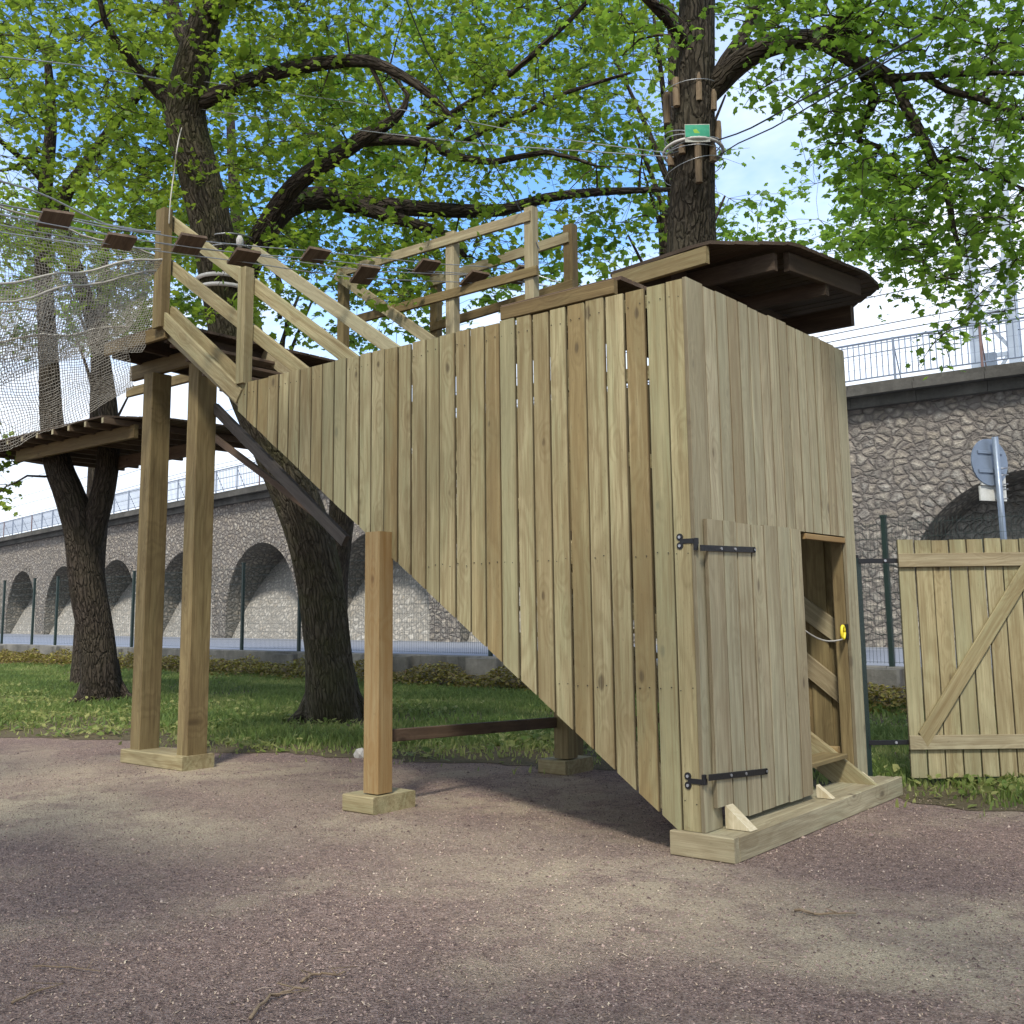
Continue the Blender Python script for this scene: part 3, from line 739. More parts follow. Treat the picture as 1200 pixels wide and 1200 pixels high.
# front wall
fy = [0, .200, .339, .499, .653, .799, .951, 1.094]+[1.094+(2.449-1.094)*k/9 for k in range(1, 10)]
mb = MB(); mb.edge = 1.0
for i in range(len(fy)-1):
    y0, y1 = fy[i], fy[i+1]; w = y1-y0-random.uniform(.015, .020); yc = (y0+y1)/2
    zt = HT+random.uniform(-.005, .008); zb = 1.955
    if i == 0: y0 = -.0285; w = .180-y0; yc = (y0+.180)/2; zb = .142
    if i == len(fy)-2: yc = (2.262+2.449)/2; w = 2.449-2.262; zb = .15
    if i == 1: y0 = .188; w = y1-y0-.006; yc = (y0+y1-.006)/2
    if i == len(fy)-3: y1 = 2.256; w = y1-y0-.005; yc = (y0+y1)/2
    mb.plank((.014, yc, zb), (.014+random.uniform(-.002, .002), yc, zt), w, .026, (0, 1, 0), .002, min(1, max(0, random.gauss(.35, .25))), seg=6, bow=random.uniform(-.003, .003))
mb.build('front_wall', M['pine_grey'], tw)
# frame behind the front
mb = MB()
mb.plank((-.04, .06, 1.985), (-.04, 2.36, 1.985), .09, .045)
mb.plank((-.04, .06, 3.36), (-.04, 2.36, 3.36), .09, .045)
mb.plank((-.045, 2.30, .15), (-.045, 2.30, 3.4), .09, .09, (1, 0, 0)); mb.plank((-.05, .062, .15), (-.05, .062, 3.4), .09, .07, (1, 0, 0))
mb.build('wall_frame', M['pine_post'], tw)
mb = MB(); mb.plank((.012, 1.542, 1.925), (.012, 2.258, 1.925), .04, .03); mb.build('door_lintel', M['pine_warm'], tw)
# far wall: same slanted foot
mb = MB(); x = -4.45
while x+.142 < .0:
    w = .142; xc = x+w/2; zb = max(slant(xc), .142)
    yl = W-.02+(.014 if int(round(x/.146)) % 2 else 0)
    mb.plank((xc, yl, zb), (xc, yl, HT-.01+random.uniform(-.01, .01)), w+.012, .026, (1, 0, 0), .003, None, SL if zb > .15 else 0, 0)
    x += w+.004
mb.build('far_wall', M['pine_post'], tw)
# door leaf
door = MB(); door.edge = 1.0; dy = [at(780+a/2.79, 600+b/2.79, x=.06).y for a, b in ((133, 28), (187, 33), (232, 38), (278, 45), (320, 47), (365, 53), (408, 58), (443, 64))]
for i in range(7):
    y0, y1 = dy[i]+.008, dy[i+1]-.008
    zb = .27 if i == 0 else .172+random.uniform(-.004, .004)
    door.plank((.046, (y0+y1)/2, zb), (.046+random.uniform(-.002, .002), (y0+y1)/2+random.uniform(-.002, .002), 1.958+random.uniform(-.006, .006)), y1-y0, .027, (0, 1, 0), .002, [.35, .55, .02, .45, .1, .4, .6][i], seg=4, bow=random.uniform(-.003, .004))
dob = door.build('door', M['pine_grey'], tw)
def hinge(zj, ztip, parent, flip):
    m2 = MB(); X = .0625; YB = at(818, 640, x=.05).y; YT = at(884, 645, x=.0665).y if flip > 0 else at(898, 901, x=.0665).y
    # barrel and fishtail on the corner board, cranked strap on the door
    zp = zj+(.045 if flip > 0 else -.03)
    ya = -.03
    a = V((X-.028, .055, zp))
    m2.plank((X-.031, -.0, zp), (X-.031, YB, zp), .034, .006, (0, 0, 1), .001)
    m2.tube([(X-.028, YB, zj-.012 if flip > 0 else zj-.042), (X-.028, YB, zj+.058 if flip > 0 else zj+.014)], .014, 10)
    m2.plank((X+.004, YB, zj), (X+.004, YT, ztip), .036, .006, (0, 0, 1), .001)
    m2.tube([(X+.001, YT, ztip), (X+.007, YT, ztip)], .019, 14)
    # fishtail wraps the corner on to the side wall
    m2.plank((X-.031, .002, zp), (X-.034, -.030, zp), .034, .006, (0, 0, 1), .001)
    m2.plank((.030, -.031, zp), (-.075, -.031, zp+.0), .03, .005, (0, 0, 1), .001)
    for dz in (-.026, .026): m2.tube([(-.075, -.034, zp+dz), (-.075, -.028, zp+dz)], .022, 14)
    h = m2.build('hinge', M['black_steel'], parent)
    m3 = MB()
    for q in (.36, .62): yy = YB+(YT-YB)*q; zz_ = zj+(ztip-zj)*q; m3.tube([(X+.006, yy, zz_), (X+.012, yy, zz_)], .009, 8)
    for dz in (-.026, .026): m3.tube([(-.075, -.040, zp+dz), (-.075, -.033, zp+dz)], .009, 8)
    m3.tube([(X+.006, YT, ztip), (X+.011, YT, ztip)], .008, 8)
    m3.build('bolt', M['steel'], h)
hinge(1.775, 1.790, dob, 1)
hinge(.455, .405, dob, -1)

# base plinth
mb = MB()
B0 = at(792, 975, y=-.03); ZB_ = .138
mb.plank((-.19, -.032, .071), (.225, -.032, .071), .136, .06, tone=.15)
mb.plank((.205, 0.0, .07), (.165, 2.71, .07), .136, .045, tone=.2)
mb.build('base_beam', M['pine_grey'], tw)
mb = MB()
mb.plank((.115, .0, .125), (.085, 2.66, .125), .14, .026, (1, 0, 0), tone=.5); mb.plank((-.035, .0, .125), (-.05, 2.6, .125), .145, .026, (1, 0, 0), tone=.7)
mb.build('base_deck', M['pine_grey'], tw)

# stringers, treads
def strz(x): return slant(x)+.02
TOPX = -5.77
for y, ax_ in ((.055, -.16), (1.22, -.16), (2.215, .10)):
    m2 = MB()
    a = V((ax_, y, slant(ax_)+.03)); b = V((TOPX, y, 4.16+.0))
    L = (b-a).normalized(); nrm = V((-L.z, 0, L.x)); nrm = nrm if nrm.z > 0 else -nrm
    o_ = nrm*.10
    m2.plank(a+o_*.7+L*.02, b+o_*.55, .20, .045, nrm, .004, .3)
    m2.build('stringer', M['pine_grey'] if y < 2 else M['pine'], tw)
for y in (.205, 1.475, 2.325):       # cut ends of the stringer cheeks on the plinth
    m2 = MB(); m2.plank((.175, y-.0, .150), (-.20, y, .150+.0), .02, .05); 
    o = len(m2.v)
    xa = .085 if y < 2 else .03
    P = [V((xa+.13, y-.045, .142)), V((xa+.13, y+.045, .142)), V((xa-.03, y+.045, .275)), V((xa-.03, y-.045, .275)), V((xa-.03, y-.045, .142)), V((xa-.03, y+.045, .142))]
    if y > 1: P = [V((p.x if abs(p.x-(xa-.03)) < 1e-6 else p.x-.05, y+(p.y-y)*.6, .142+(p.z-.142)*.62)) for p in P]
    m3 = MB(); m3.add(P, [(0, 1, 2, 3), (0, 3, 4), (1, 5, 2), (4, 3, 2, 5), (0, 4, 5, 1)], [V((p.x, p.y, p.z)) for p in P], .1)
    m3.build('stringer_foot', M['pine_cut'], tw)
# upper visible part of the near stringer is a doubled beam
mb = MB(); a = at(200, 372, y=-.0); b = at(283, 457, y=-.0)
mb.plank(V((-5.72, -.02, 4.27)), V((-4.47, -.02, 3.33)), .14, .04, (0.6, 0, .8), .004, .2)
mb.plank(V((-5.70, .05, 4.36)), V((-4.42, .05, 3.42)), .10, .05, (0.6, 0, .8), .004, .6)
mb.build('stringer_cap', M['pine'], tw)
n_t = 21
for k in range(n_t):
    q = (k+.6)/n_t; z = .22+q*(4.10-.22); x = .05+q*(TOPX-.05)
    m2 = MB(); m2.plank((x, .08, z), (x, 1.20, z), .20, .032, (1, 0, 0)); m2.plank((x, 1.24, z), (x, 2.19, z), .20, .032, (1, 0, 0))
    m2.build('tread', M['deck'] if k > 12 else M['pine_post'], tw)
m2 = MB()
for (x, z) in ((-.20, .36), (-.42, .62)):
    m2.plank((x, 2.26, z-.0), (x+.09, 2.26, z), .05, .05)
m2.build('tread_cleat', M['pine_warm'], tw)

# posts and footings
def post(x, y, z0, z1, w, t, m='pine_post', tone=.5, up=(1, 0, 0), split=0.0):
    m2 = MB()
    if split:
        m2.plank((x-w/4, y, z0), (x-w/4, y, z1), w/2-.003, t, up, .005, tone); m2.plank((x+w/4, y, z0), (x+w/4, y, z1), w/2-.003, t, up, .005, min(1, tone+.3))
    else: m2.plank((x, y, z0), (x, y, z1), w, t, up, .006, tone)
    return m2.build('post', M[m], tw)
post(-2.625, -.00-.085, .13, 2.02, .155, .15, 'pine_warm', .3)
post(-2.60, 2.18, .13, 2.02, .155, .15, 'pine_post', .4)
pl = at(240, 885, z=.13)
post(-6.46, .40, .12, 3.90, .17, .22, 'pine_post', .5)
post(-5.66, .40, .12, 3.88, .17, .22, 'pine_post', .3)
def footing(x0, x1, y0, y1, h=.13, m='pine'):
    m2 = MB(); m2.plank((x0, (y0+y1)/2, h/2), (x1, (y0+y1)/2, h/2), y1-y0, h, (0, 1, 0), .008, .2); return m2.build('footing', M[m], tw)
footing(-2.837, -2.553+.04, -.235, .19, .12); footing(-2.80, -2.50, 2.03, 2.45, .12); footing(-6.60, -5.55, .225, .575, .13)
# beams
mb = MB()
mb.plank((-2.62, .04, .52), (-2.66, 2.10, .44), .09, .045)   # low tie between the two mid posts
mb.build('tie_beam', M['deck'], tw)
mb = MB(); mb.plank((-2.62, .03, 2.08), (-2.62, 2.3, 2.08), .15, .10, tone=.8); mb.build('cross_beam', M['deck'], tw)
for (a, b, w) in ((at(252, 478, y=.5), at(405, 634, y=.5), .10), (at(245, 508, y=2.0), at(378, 608, y=2.0), .075)):
    m2 = MB(); m2.plank(a, b, w, .05, (0, 0, 1), .004); m2.build('brace', M['grey_plank'] if w > .09 else M['deck'], tw)

# upper platform
plat = MB()
zP = 4.21
mb = MB(); mb.plank((-6.79, -.0, 4.145), (-5.69, -.0, 4.145), .13, .04, tone=.6); mb.build('platform_fascia', M['pine_post'], tw)
mb = MB(); mb.plank((-6.95, .40, 3.985), (-5.50, .40, 3.985), .16, .06, tone=.8); mb.build('head_beam', M['pine_post'], tw)
mb = MB(); mb.plank((-8.3, 1.15, 4.09), (-6.75, 1.15, 4.09), .11, .05, tone=.2); mb.build('platform_fascia', M['pine_post'], tw)
y = .0
mb = MB()
for k in range(18):
    y = -.0+k*.145+.075; x0 = -6.83
    mb.plank((x0, y, zP+.015), (-5.66, y, zP+.015), .135, .028, (0, 1, 0))
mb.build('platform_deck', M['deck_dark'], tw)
mb = MB()
for xx in (-6.7, -6.2, -5.75): mb.plank((xx, .03, 4.12), (xx-.3, 2.5, 4.12), .14, .05)
mb.build('joist', M['deck_dark'], tw)

# handrails
def rail(a, b, w=.12, t=.035, m='pine', up=None, tone=None):
    m2 = MB(); a = V(a); b = V(b); L = (b-a).normalized(); U = V((0, 0, 1)) if up is None else V(up)
    m2.plank(a, b, w, t, U, .004, tone, seg=2); return m2.build('handrail', M[m], tw)
sl_ = (3.461-5.33)/(-3.10+5.77)
rail(at(196, 257, y=.07), at(470, 466, y=.07), .125, .04, 'pine', tone=.3)
rail(at(196, 309, y=.07), at(420, 487, y=.07), .12, .04, 'pine', tone=.2)
rail(at(296, 293, y=1.22), at(500, 438, y=1.22), .135, .04, 'pine_grey', tone=.4)
rail(at(395, 322, y=2.36), at(540, 424, y=2.36), .12, .04, 'pine_grey', tone=.8)
def rpost(px, p0, p1, y, w=.10, t=.10, m='pine', split=False, tone=.3):
    a = at(px[1], p1, y=y); b = at(px[0], p0, y=y)
    m2 = MB(); x = (a.x+b.x)/2
    if split:
        for s_ in (-1, 1): m2.plank((x+s_*w/4, y, a.z), (x+s_*w/4, y, b.z), w/2-.006, t, (1, 0, 0), .005, tone+.2*s_)
    else: m2.plank((x, y, a.z), (x, y, b.z), w, t, (1, 0, 0), .005, tone)
    return m2.build('rail_post', M[m], tw)
rpost((191, 190), 247, 384, -.03, .15, .10, 'pine_post', True, .6)
rpost((288, 286), 315, 450, -.01, .115, .10, 'pine', True, .3)
rpost((401, 404), 316, 415, 2.45, .11, .10, 'pine_post', tone=.4)
rpost((527, 534), 274, 408, 2.45, .12, .10, 'pine_grey', tone=.3)
rpost((622, 624), 244, 380, 2.45, .11, .10, 'pine_grey', tone=.5)
rpost((510, 512), 321, 412, 3.05, .11, .10, 'pine_post', tone=.3)
rpost((666, 672), 265, 370, 3.05, .12, .10, 'pine_post', tone=.6)
rail(at(403, 318, y=2.40), at(622, 253, y=2.40), .11, .04, 'pine_grey', tone=.6)
rail(at(420, 374, y=2.40), at(630, 317, y=2.40), .10, .04, 'pine_post', tone=.2)
rail(at(505, 331, y=3.0), at(667, 278, y=3.0), .11, .04, 'pine_grey', tone=.6)
rail(at(505, 384, y=3.0), at(672, 333, y=3.0), .10, .04, 'pine_post', tone=.5)
# walkway deck on the far side
mb = MB()
for k in range(20):
    x = -5.9+k*.148; mb.plank((x, 2.42, 4.24), (x, 3.08, 4.24), .138, .028, (1, 0, 0))
mb.build('walkway_deck', M['deck'], tw)
for yy in (2.46, 3.04):
    m2 = MB(); m2.plank((-5.95, yy, 4.14), (-3.0, yy, 4.14), .15, .05); m2.build('walkway_beam', M['deck'], tw)
for xx in (-5.8, -3.1):
    m2 = MB(); m2.plank((xx, 2.98, 0), (xx, 2.98, 4.06), .14, .14, (1, 0, 0)); m2.build('post', M['pine_post'], tw)
# landing inside the tower's head
m2 = MB(); m2.plank((-1.46, -.012, 3.500), (-.50, -.012, 3.500), .095, .045, tone=.9); m2.build('landing_fascia', M['pine_post'], tw)
mb = MB()
for k in range(14):
    y = .06+k*.148; mb.plank((-1.50, y+.03, 3.565), (-.48, y+.03, 3.565), .138, .028, (0, 1, 0))
mb.build('landing_deck', M['deck'], tw)
# rail seen inside the doorway, catch and its cord
m2 = MB(); m2.plank(at(925, 700, y=2.395), at(996, 752, y=2.395), .15, .03, tone=.5); m2.plank(at(925, 762, y=2.395), at(996, 820, y=2.395), .15, .03, tone=.6); m2.build('inner_rail', M['pine_grey'], tw)
m2 = MB(); m2.plank((-.09, 2.43, .15), (-.09, 2.43, 1.9), .11, .04, (1, 0, 0)); m2.build('inner_stud', M['pine_warm'], tw)
c1 = at(988, 741, x=-.005); m2 = MB()
ring = [c1+V((0.0, .028*math.cos(a), .048*math.sin(a))) for a in np.linspace(0, 2*math.pi, 15)]
m2.tube(ring, .011, 7); m2.build('catch', M['yellow'], tw, True)
m2 = MB(); m2.plank(c1+V((.01, .055, -.05)), c1+V((.01, .055, .06)), .045, .02, (0, 1, 0)); m2.build('catch_plate', M['black_steel'], tw)
m2 = MB(); a = at(938, 735, x=-.03); b = c1+V((0, 0, -.05))
m2.tube([a.lerp(b, q)+V((0, 0, -.05*math.sin(math.pi*q))) for q in np.linspace(0, 1, 9)], .006, 6); m2.build('catch_cord', M['rope'], tw, True)

# ------------------------------------------------------------------ the open gate on the right
gbl = at(1067, 912, z=.06); dG = (gbl-CAM).dot(CD)
gd = (at(1200, 912, d=dG)-gbl); gd.z = 0; gd = gd.normalized()
gate = thing('board_gate', 'pine ledged and braced gate leaf standing open right of the tower', 'gate', tuple(gbl))
Hg = (at(1045, 634, x=gbl.x).z)-.06
gn = V((gd.y, -gd.x, 0))
gn = gn if gn.dot(CAM-gbl) > 0 else -gn
def G(u, z, o=0.0): return V((gbl.x, gbl.y, 0))+gd*u+gn*o+V((0, 0, z))
def gz(py): # height on the gate plane near its left edge
    v = at(1052, py, d=1.0)-CAM; t = (gbl-CAM).dot(gn)/v.dot(gn); return CAM.z+v.z*t
zt_, zr1, zr2, zb_ = gz(633), gz(657), gz(870), .06
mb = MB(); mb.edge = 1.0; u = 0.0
for k in range(11):
    w = .143; mb.plank(G(u+w/2, zb_+random.uniform(-.008, .008)), G(u+w/2+random.uniform(-.003, .003), zt_+random.uniform(-.006, .006)), w-random.uniform(.006, .012), .025, gd, .004, None, seg=3); u += w+.001
mb.build('gate_board', M['pine'], gate).name = 'gate_boards'
GW = u
for zz in (zr1, zr2):
    m2 = MB(); m2.plank(G(.0, zz, .028), G(GW-.01, zz, .028), .112, .028, tone=.3); m2.build('ledge', M['pine_grey'], gate)
m2 = MB(); uo = 1.09; m2.plank(G(.11, zr2+.02, .029), G(uo, zr1-.03, .029), .118, .027, (0, 0, 1), .004, .5, .5, .5); m2.build('brace', M['pine'], gate)
for zz, du in ((zr1, .33), (zr2, .33)):
    m2 = MB(); m2.plank(G(-du, zz, .0), G(.03, zz, .0), .038, .012, tone=.5); m2.tube([G(-du, zz-.05, 0), G(-du, zz+.05, 0)], .016, 8)
    h = m2.build('hinge_strap', M['black_steel'], gate)
    m3 = MB(); m3.tube([G(-.10, zz, .006), G(-.10, zz, .016)], .011, 8); m3.build('bolt', M['steel'], h)
m2 = MB(); gp = G(-.36, 0, -.02); m2.box((gp.x-.05, gp.y-.05, 0), (gp.x+.05, gp.y+.05, 1.82), .006); 
gpo = m2.build('gate_post', M['green_post'], gate)

# ------------------------------------------------------------------ tree carried platforms
def polydeck(t, pts, z, beams, m='deck', step=.135):
    "boards along X clipped to a convex outline"
    P = [V((p[0], p[1], 0)) for p in pts]; ys = [p.y for p in P]; y = min(ys)+.005; mb_ = MB()
    while y < max(ys)-.03:
        w = min(step-.01, max(ys)-y); xs_ = []
        for yy in (y+.01, y+w-.01):
            row = []
            for i in range(len(P)):
                a, b = P[i], P[(i+1) % len(P)]
                if (a.y-yy)*(b.y-yy) < 0: row.append(a.x+(b.x-a.x)*(yy-a.y)/(b.y-a.y))
            if len(row) == 2: xs_.append((min(row), max(row)))
        if len(xs_) == 2:
            x0 = (xs_[0][0]+xs_[1][0])/2; x1 = (xs_[0][1]+xs_[1][1])/2
            c0 = (xs_[1][0]-xs_[0][0])/w; c1 = (xs_[1][1]-xs_[0][1])/w
            mb_.plank((x0, y+w/2, z+.014), (x1, y+w/2, z+.014), w, .028, (0, 1, 0), .003, None, c0, c1)
        y += step
    mb_.build('deck', M[m], t)
    for (a, b, h, th, mm, tn) in beams:
        m2_ = MB(); m2_.plank(a, b, h, th, (0, 0, 1), .004, tn); m2_.build('beam', M[mm], t)
T3 = at(811, 290, y=2.75); T3x, T3y = T3.x, T3.y
zp = 4.15
c_ = [at(715, 321, z=zp), at(830, 286, z=zp), at(930, 287, z=zp), at(1016, 322, z=zp)]
pts = [(p.x, p.y) for p in c_]+[(c_[3].x-.05, c_[3].y+.45), (c_[3].x-.55, c_[3].y+.95), (-1.5, c_[3].y+.95), (-2.0, 3.1), (-1.9, 2.2)]
t3p = thing('tree_platform', 'dark weathered plank platform around the tree above the tower', 'platform', (T3x, T3y, zp), 'plank platforms carried by trees')
c0, c1, c2, c3 = [V((p.x, p.y, zp)) for p in c_]
polydeck(t3p, pts, zp, [
    (c0+V((.02, .02, -.075)), c1+V((-.02, .02, -.075)), .135, .045, 'pine', .6),
    (c2+V((-.10, .08, -.09)), c3+V((-.09, .02, -.09)), .15, .05, 'deck_dark', .9),
    (c0+V((.5, .08, -.10)), V((c0.x+.55, 3.7, zp-.10)), .15, .05, 'deck_dark', .4),
    (c0+V((.1, .08, -.24)), V((c0.x+.15, 3.7, zp-.24)), .12, .06, 'deck_dark', .4),
    (V((-1.8, 2.35, zp-.19)), V((c3.x-.16, 2.38, zp-.19)), .12, .06, 'deck_dark', .5),
    (V((-1.8, 3.15, zp-.24)), V((c3.x-.25, 3.12, zp-.24)), .17, .07, 'deck_dark', .3),
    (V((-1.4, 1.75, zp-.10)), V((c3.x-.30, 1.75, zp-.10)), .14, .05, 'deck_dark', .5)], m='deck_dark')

T2 = at(118, 824, z=0)
# left platform
zl = 4.28
f0 = at(-60, 537, z=zl-.0); f1 = at(118, 489, z=zl)
dl = thing('tree_platform', 'dark slatted plank platform held by the forked tree on the left', 'platform', (T2.x-.3, T2.y, zl), 'plank platforms carried by trees')
y_ = f1.y; X1 = f1.x
ptsl = [(f1.x-4.6, y_), (f1.x, y_), (f1.x+.55, y_+.7), (f1.x+.7, y_+2.1), (f1.x+.3, y_+3), (f1.x-4.4, y_+3), (f1.x-5.2, y_+1.8)]
bm = [(V((f1.x-3.4, y_+.45, zl-.17)), V((f1.x+.2, y_+.45, zl-.17)), .2, .07, 'pine_post', .9),
      (V((f1.x-2.6, y_+1.6, zl-.28)), V((f1.x+.3, y_+1.6, zl-.28)), .2, .07, 'deck', .4)]
for k in range(-2, 8): bm.append((V((f1.x-3.3+k*.48, y_+.0, zl-.05)), V((f1.x-3.3+k*.48, y_+2.9, zl-.05)), .09, .06, 'deck', .6))
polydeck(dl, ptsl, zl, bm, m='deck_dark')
for k in range(-2, 8):
    m2 = MB(); x = f1.x-3.3+k*.48; m2.plank((x, y_-.006, zl-.05), (x, y_+.004, zl-.05), .075, .05, (0, 0, 1), .002, .1); m2.build('joist_end', M['pine_grey'], dl)

# ------------------------------------------------------------------ trees
def smooth_poly(P, R, step=.22):
    "Catmull-Rom through the control points"
    P = [V(p) for p in P]; out = []; rr = []
    for i in range(len(P)-1):
        p0, p1, p2, p3 = P[max(i-1, 0)], P[i], P[i+1], P[min(i+2, len(P)-1)]
        k = max(2, int((p2-p1).length/step))
        for j in range(k):
            t = j/k
            out.append(.5*((2*p1)+(p2-p0)*t+(2*p0-5*p1+4*p2-p3)*t*t+(3*p1-p0-3*p2+p3)*t**3)); rr.append(R[i]+(R[i+1]-R[i])*t)
    out.append(P[-1]); rr.append(R[-1]); return out, rr

DEN = np.array([  # crown density read off the photograph, rows every 50 px from 0, columns every 100 px
 [.95,.95,.9,.85,.85,.85,.85,.85,.8,.8,.85,.9,.95],
 [.95,.95,.9,.8,.85,.85,.8,.8,.7,.7,.85,.9,.9],
 [.9,.85,.85,.75,.8,.85,.75,.7,.7,.45,.8,.7,.8],
 [.7,.8,.8,.7,.8,.8,.65,.6,.6,.08,.75,.85,.8],
 [.6,.75,.8,.75,.75,.75,.7,.6,.4,.0,.6,.85,.7],
 [.7,.7,.75,.7,.7,.7,.65,.6,.6,.06,.22,.7,.6],
 [.6,.6,.7,.65,.65,.65,.55,.5,.3,.40,.25,.5,.6],
 [.5,.4,.55,.6,.6,.55,.5,.15,.0,.0,.04,.45,.40],
 [.35,.3,.45,.5,.45,.3,.0,.0,.0,.0,.0,.03,.0]])
def dens(px, py):
    cx = np.clip(px/100, 0, 11.999); cy = np.clip(py/50, 0, 7.999)
    i = cx.astype(int); j = cy.astype(int); a = cx-i; b = cy-j
    v = (DEN[j, i]*(1-a)+DEN[j, i+1]*a)*(1-b)+(DEN[j+1, i]*(1-a)+DEN[j+1, i+1]*a)*b
    return np.where(py > 405, 0, v)

LEAF = np.array([(0, -.46, 0), (.24, -.20, .03), (.52, -.10, -.03), (.36, .12, .05), (.40, .40, -.02), (.20, .34, .05), (0, .62, -.05), (-.22, .32, .05), (-.42, .36, -.02), (-.38, .10, .05), (-.5, -.14, -.03), (-.22, -.22, .03)])
LEAF_F = [(0, 1, 11), (1, 2, 3), (3, 4, 5), (5, 6, 7), (7, 8, 9), (9, 10, 11), (1, 3, 5, 7, 9, 11)]
def leaves_at(C, D, size, tone):
    "leaf outlines at C, hanging roughly level with random tilt"
    K = len(C); an = rng.uniform(0, 6.28, K); t1 = rng.normal(0, .55, K); t2 = rng.normal(-.35, .5, K)
    P = LEAF[None]*size[:, None, None]
    x, y, z = P[..., 0], P[..., 1], P[..., 2]
    c, s = np.cos(t2)[:, None], np.sin(t2)[:, None]; y, z = y*c-z*s, y*s+z*c
    c, s = np.cos(t1)[:, None], np.sin(t1)[:, None]; x, z = x*c-z*s, x*s+z*c
    c, s = np.cos(an)[:, None], np.sin(an)[:, None]; x, y = x*c-y*s, x*s+y*c
    return np.stack([x, y, z], -1)+C[:, None, :]

def grow_tree(name, label, bark, leafm, limbs, sprays, size, tone_mu, loc, flute=.05, nleaf=(26, 46), group=None, srad=.34):
    """limbs: list of (points, radii); the first is the trunk. sprays: (K,3) centres of leaf sprays, each joined by a
    branch to the nearest wood already standing"""
    t = thing(name, label, 'tree', loc, group)
    nodes = []; nr = []
    mbx = MB(); mbl = MB()
    for li, (P, R) in enumerate(limbs):
        pts, rr = smooth_poly(P, R)
        (mbx if li == 0 else mbl).tube(pts, rr, 20 if li == 0 else 11, flute=flute if li == 0 else flute*.7, seed=li*1.7)
        for p, r in zip(pts, rr):
            if p.z > 3.2: nodes.append(np.array(p)); nr.append(r)
    b0 = V(limbs[0][0][0]); r0_ = limbs[0][1][1]
    if name != 'background_tree':
        for k in range(7):
            an = k*2*math.pi/7+random.uniform(-.3, .3); dv = V((math.cos(an), math.sin(an), 0)); q = random.uniform(.8, 1.25); sd_ = V((-dv.y, dv.x, 0))*random.uniform(-.1, .1)
            mbx.tube([b0+dv*r0_*.55+V((0, 0, .75)), b0+dv*r0_*.80+V((0, 0, .38)), b0+dv*r0_*1.15*q+V((0, 0, .15)), b0+dv*r0_*1.75*q+sd_+V((0, 0, .05)), b0+dv*r0_*2.3*q+sd_*2+V((0, 0, -.01))], [r0_*.36, r0_*.38, r0_*.30, r0_*.17, r0_*.06], 9, flute=.06, seed=k)
    mbx.build('trunk', M[bark], t, True)
    nodes = np.array(nodes); nr = np.array(nr)
    sp = np.array(sprays)
    d0 = np.array([np.min(np.linalg.norm(nodes-s, axis=1)) for s in sp]); order = np.argsort(d0)
    mbb = mbl; LC = []; LT = []
    nodes_l = [nodes]; rad_l = [nr]
    A = nodes; Rr = nr
    for oi in order:
        s = sp[oi]; dd = np.linalg.norm(A-s, axis=1)+np.where(A[:, 2] > s[2]+.6, .5, 0); k = int(np.argmin(dd)); a = A[k]; r0 = min(Rr[k]*.62, .045, .012+.010*dd[k])
        if dd[k] > .12:
            L = s-a; ln = np.linalg.norm(L); m_ = max(3, int(ln/.28)+1); up = np.array([0, 0, .10*ln])
            side_ = np.cross(L/ln, [0, 0, 1.0])*rng.normal(0, .10*ln)
            q = np.linspace(0, 1, m_+1)[:, None]
            pts = a+L*q+(up+side_)*np.sin(np.pi*q)+rng.normal(0, .02*min(ln, 1.5), (m_+1, 3))*np.sin(np.pi*q)
            rr = r0*(1-.72*q[:, 0])
            mbb.tube([V(p) for p in pts], [max(.0028, x) for x in rr], 5, caps=False)
            A = np.vstack([A, pts[1:]]); Rr = np.r_[Rr, np.maximum(rr[1:], .004)]
        n_ = rng.integers(*nleaf); tw_ = rng.integers(3, 6)
        dirs = rng.normal(0, 1, (tw_, 3)); dirs[:, 2] = dirs[:, 2]*.35-.12; dirs /= np.linalg.norm(dirs, axis=1)[:, None]
        lens = rng.uniform(.5, 1.25, tw_)*srad*1.3
        for dv, ll in zip(dirs, lens): mbb.tube([V(s), V(s+dv*ll*.5+[0, 0, .03]), V(s+dv*ll)], [.005, .0035, .002], 3, caps=False)
        j = rng.integers(0, tw_, n_); q = rng.uniform(.1, 1.1, n_)**.8
        c = s+dirs[j]*(lens[j]*q)[:, None]+rng.normal(0, .065, (n_, 3)); c[:, 2] -= .02
        LC.append(c); LT.append(np.full(n_, rng.normal(0, .14)))
    mbb.build('branches', M['bark_dark'], t, True)
    C = np.concatenate(LC); Tn = np.clip(tone_mu+np.concatenate(LT)+rng.normal(0, .16, len(C)), 0, 1)
    sizes = rng.lognormal(-.15, .30, len(C)).clip(.4, 1.5)*size
    np_mesh('crown', leaves_at(C, None, sizes, Tn), len(LEAF), LEAF_F, Tn, M[leafm], t)
    return t, len(C)

def sample(K, pxr, pyr, dr, gain=1.0, dfun=None, extra=None):
    out = []
    while sum(len(o) for o in out) < K:
        n_ = K*3; px = rng.uniform(*pxr, n_); py = rng.uniform(*pyr, n_)
        if dfun is None: d = rng.uniform(*dr, n_)
        else: d = dfun(px, py)+rng.normal(0, .5, n_)
        p = dens(px, py)*gain
        if extra is not None: p = p*extra(px, py)
        # natural clumping in space
        P = _CN+((px-PPX)/F*d)[:, None]*_RM[0]+(-(py-PPY)/F*d)[:, None]*_RM[1]+d[:, None]*_RM[2]
        cl = (np.sin(P[:, 0]*1.9+np.sin(P[:, 1]*1.7))+np.sin(P[:, 1]*2.3+P[:, 2]*1.3)+np.sin(P[:, 2]*3.1+P[:, 0]))/6+.5
        k = rng.random(n_) < p*(.35+.9*cl)
        out.append(P[k])
    return np.concatenate(out)[:K]

def pl(lst): return [at(a, b, d=c) for a, b, c in lst]
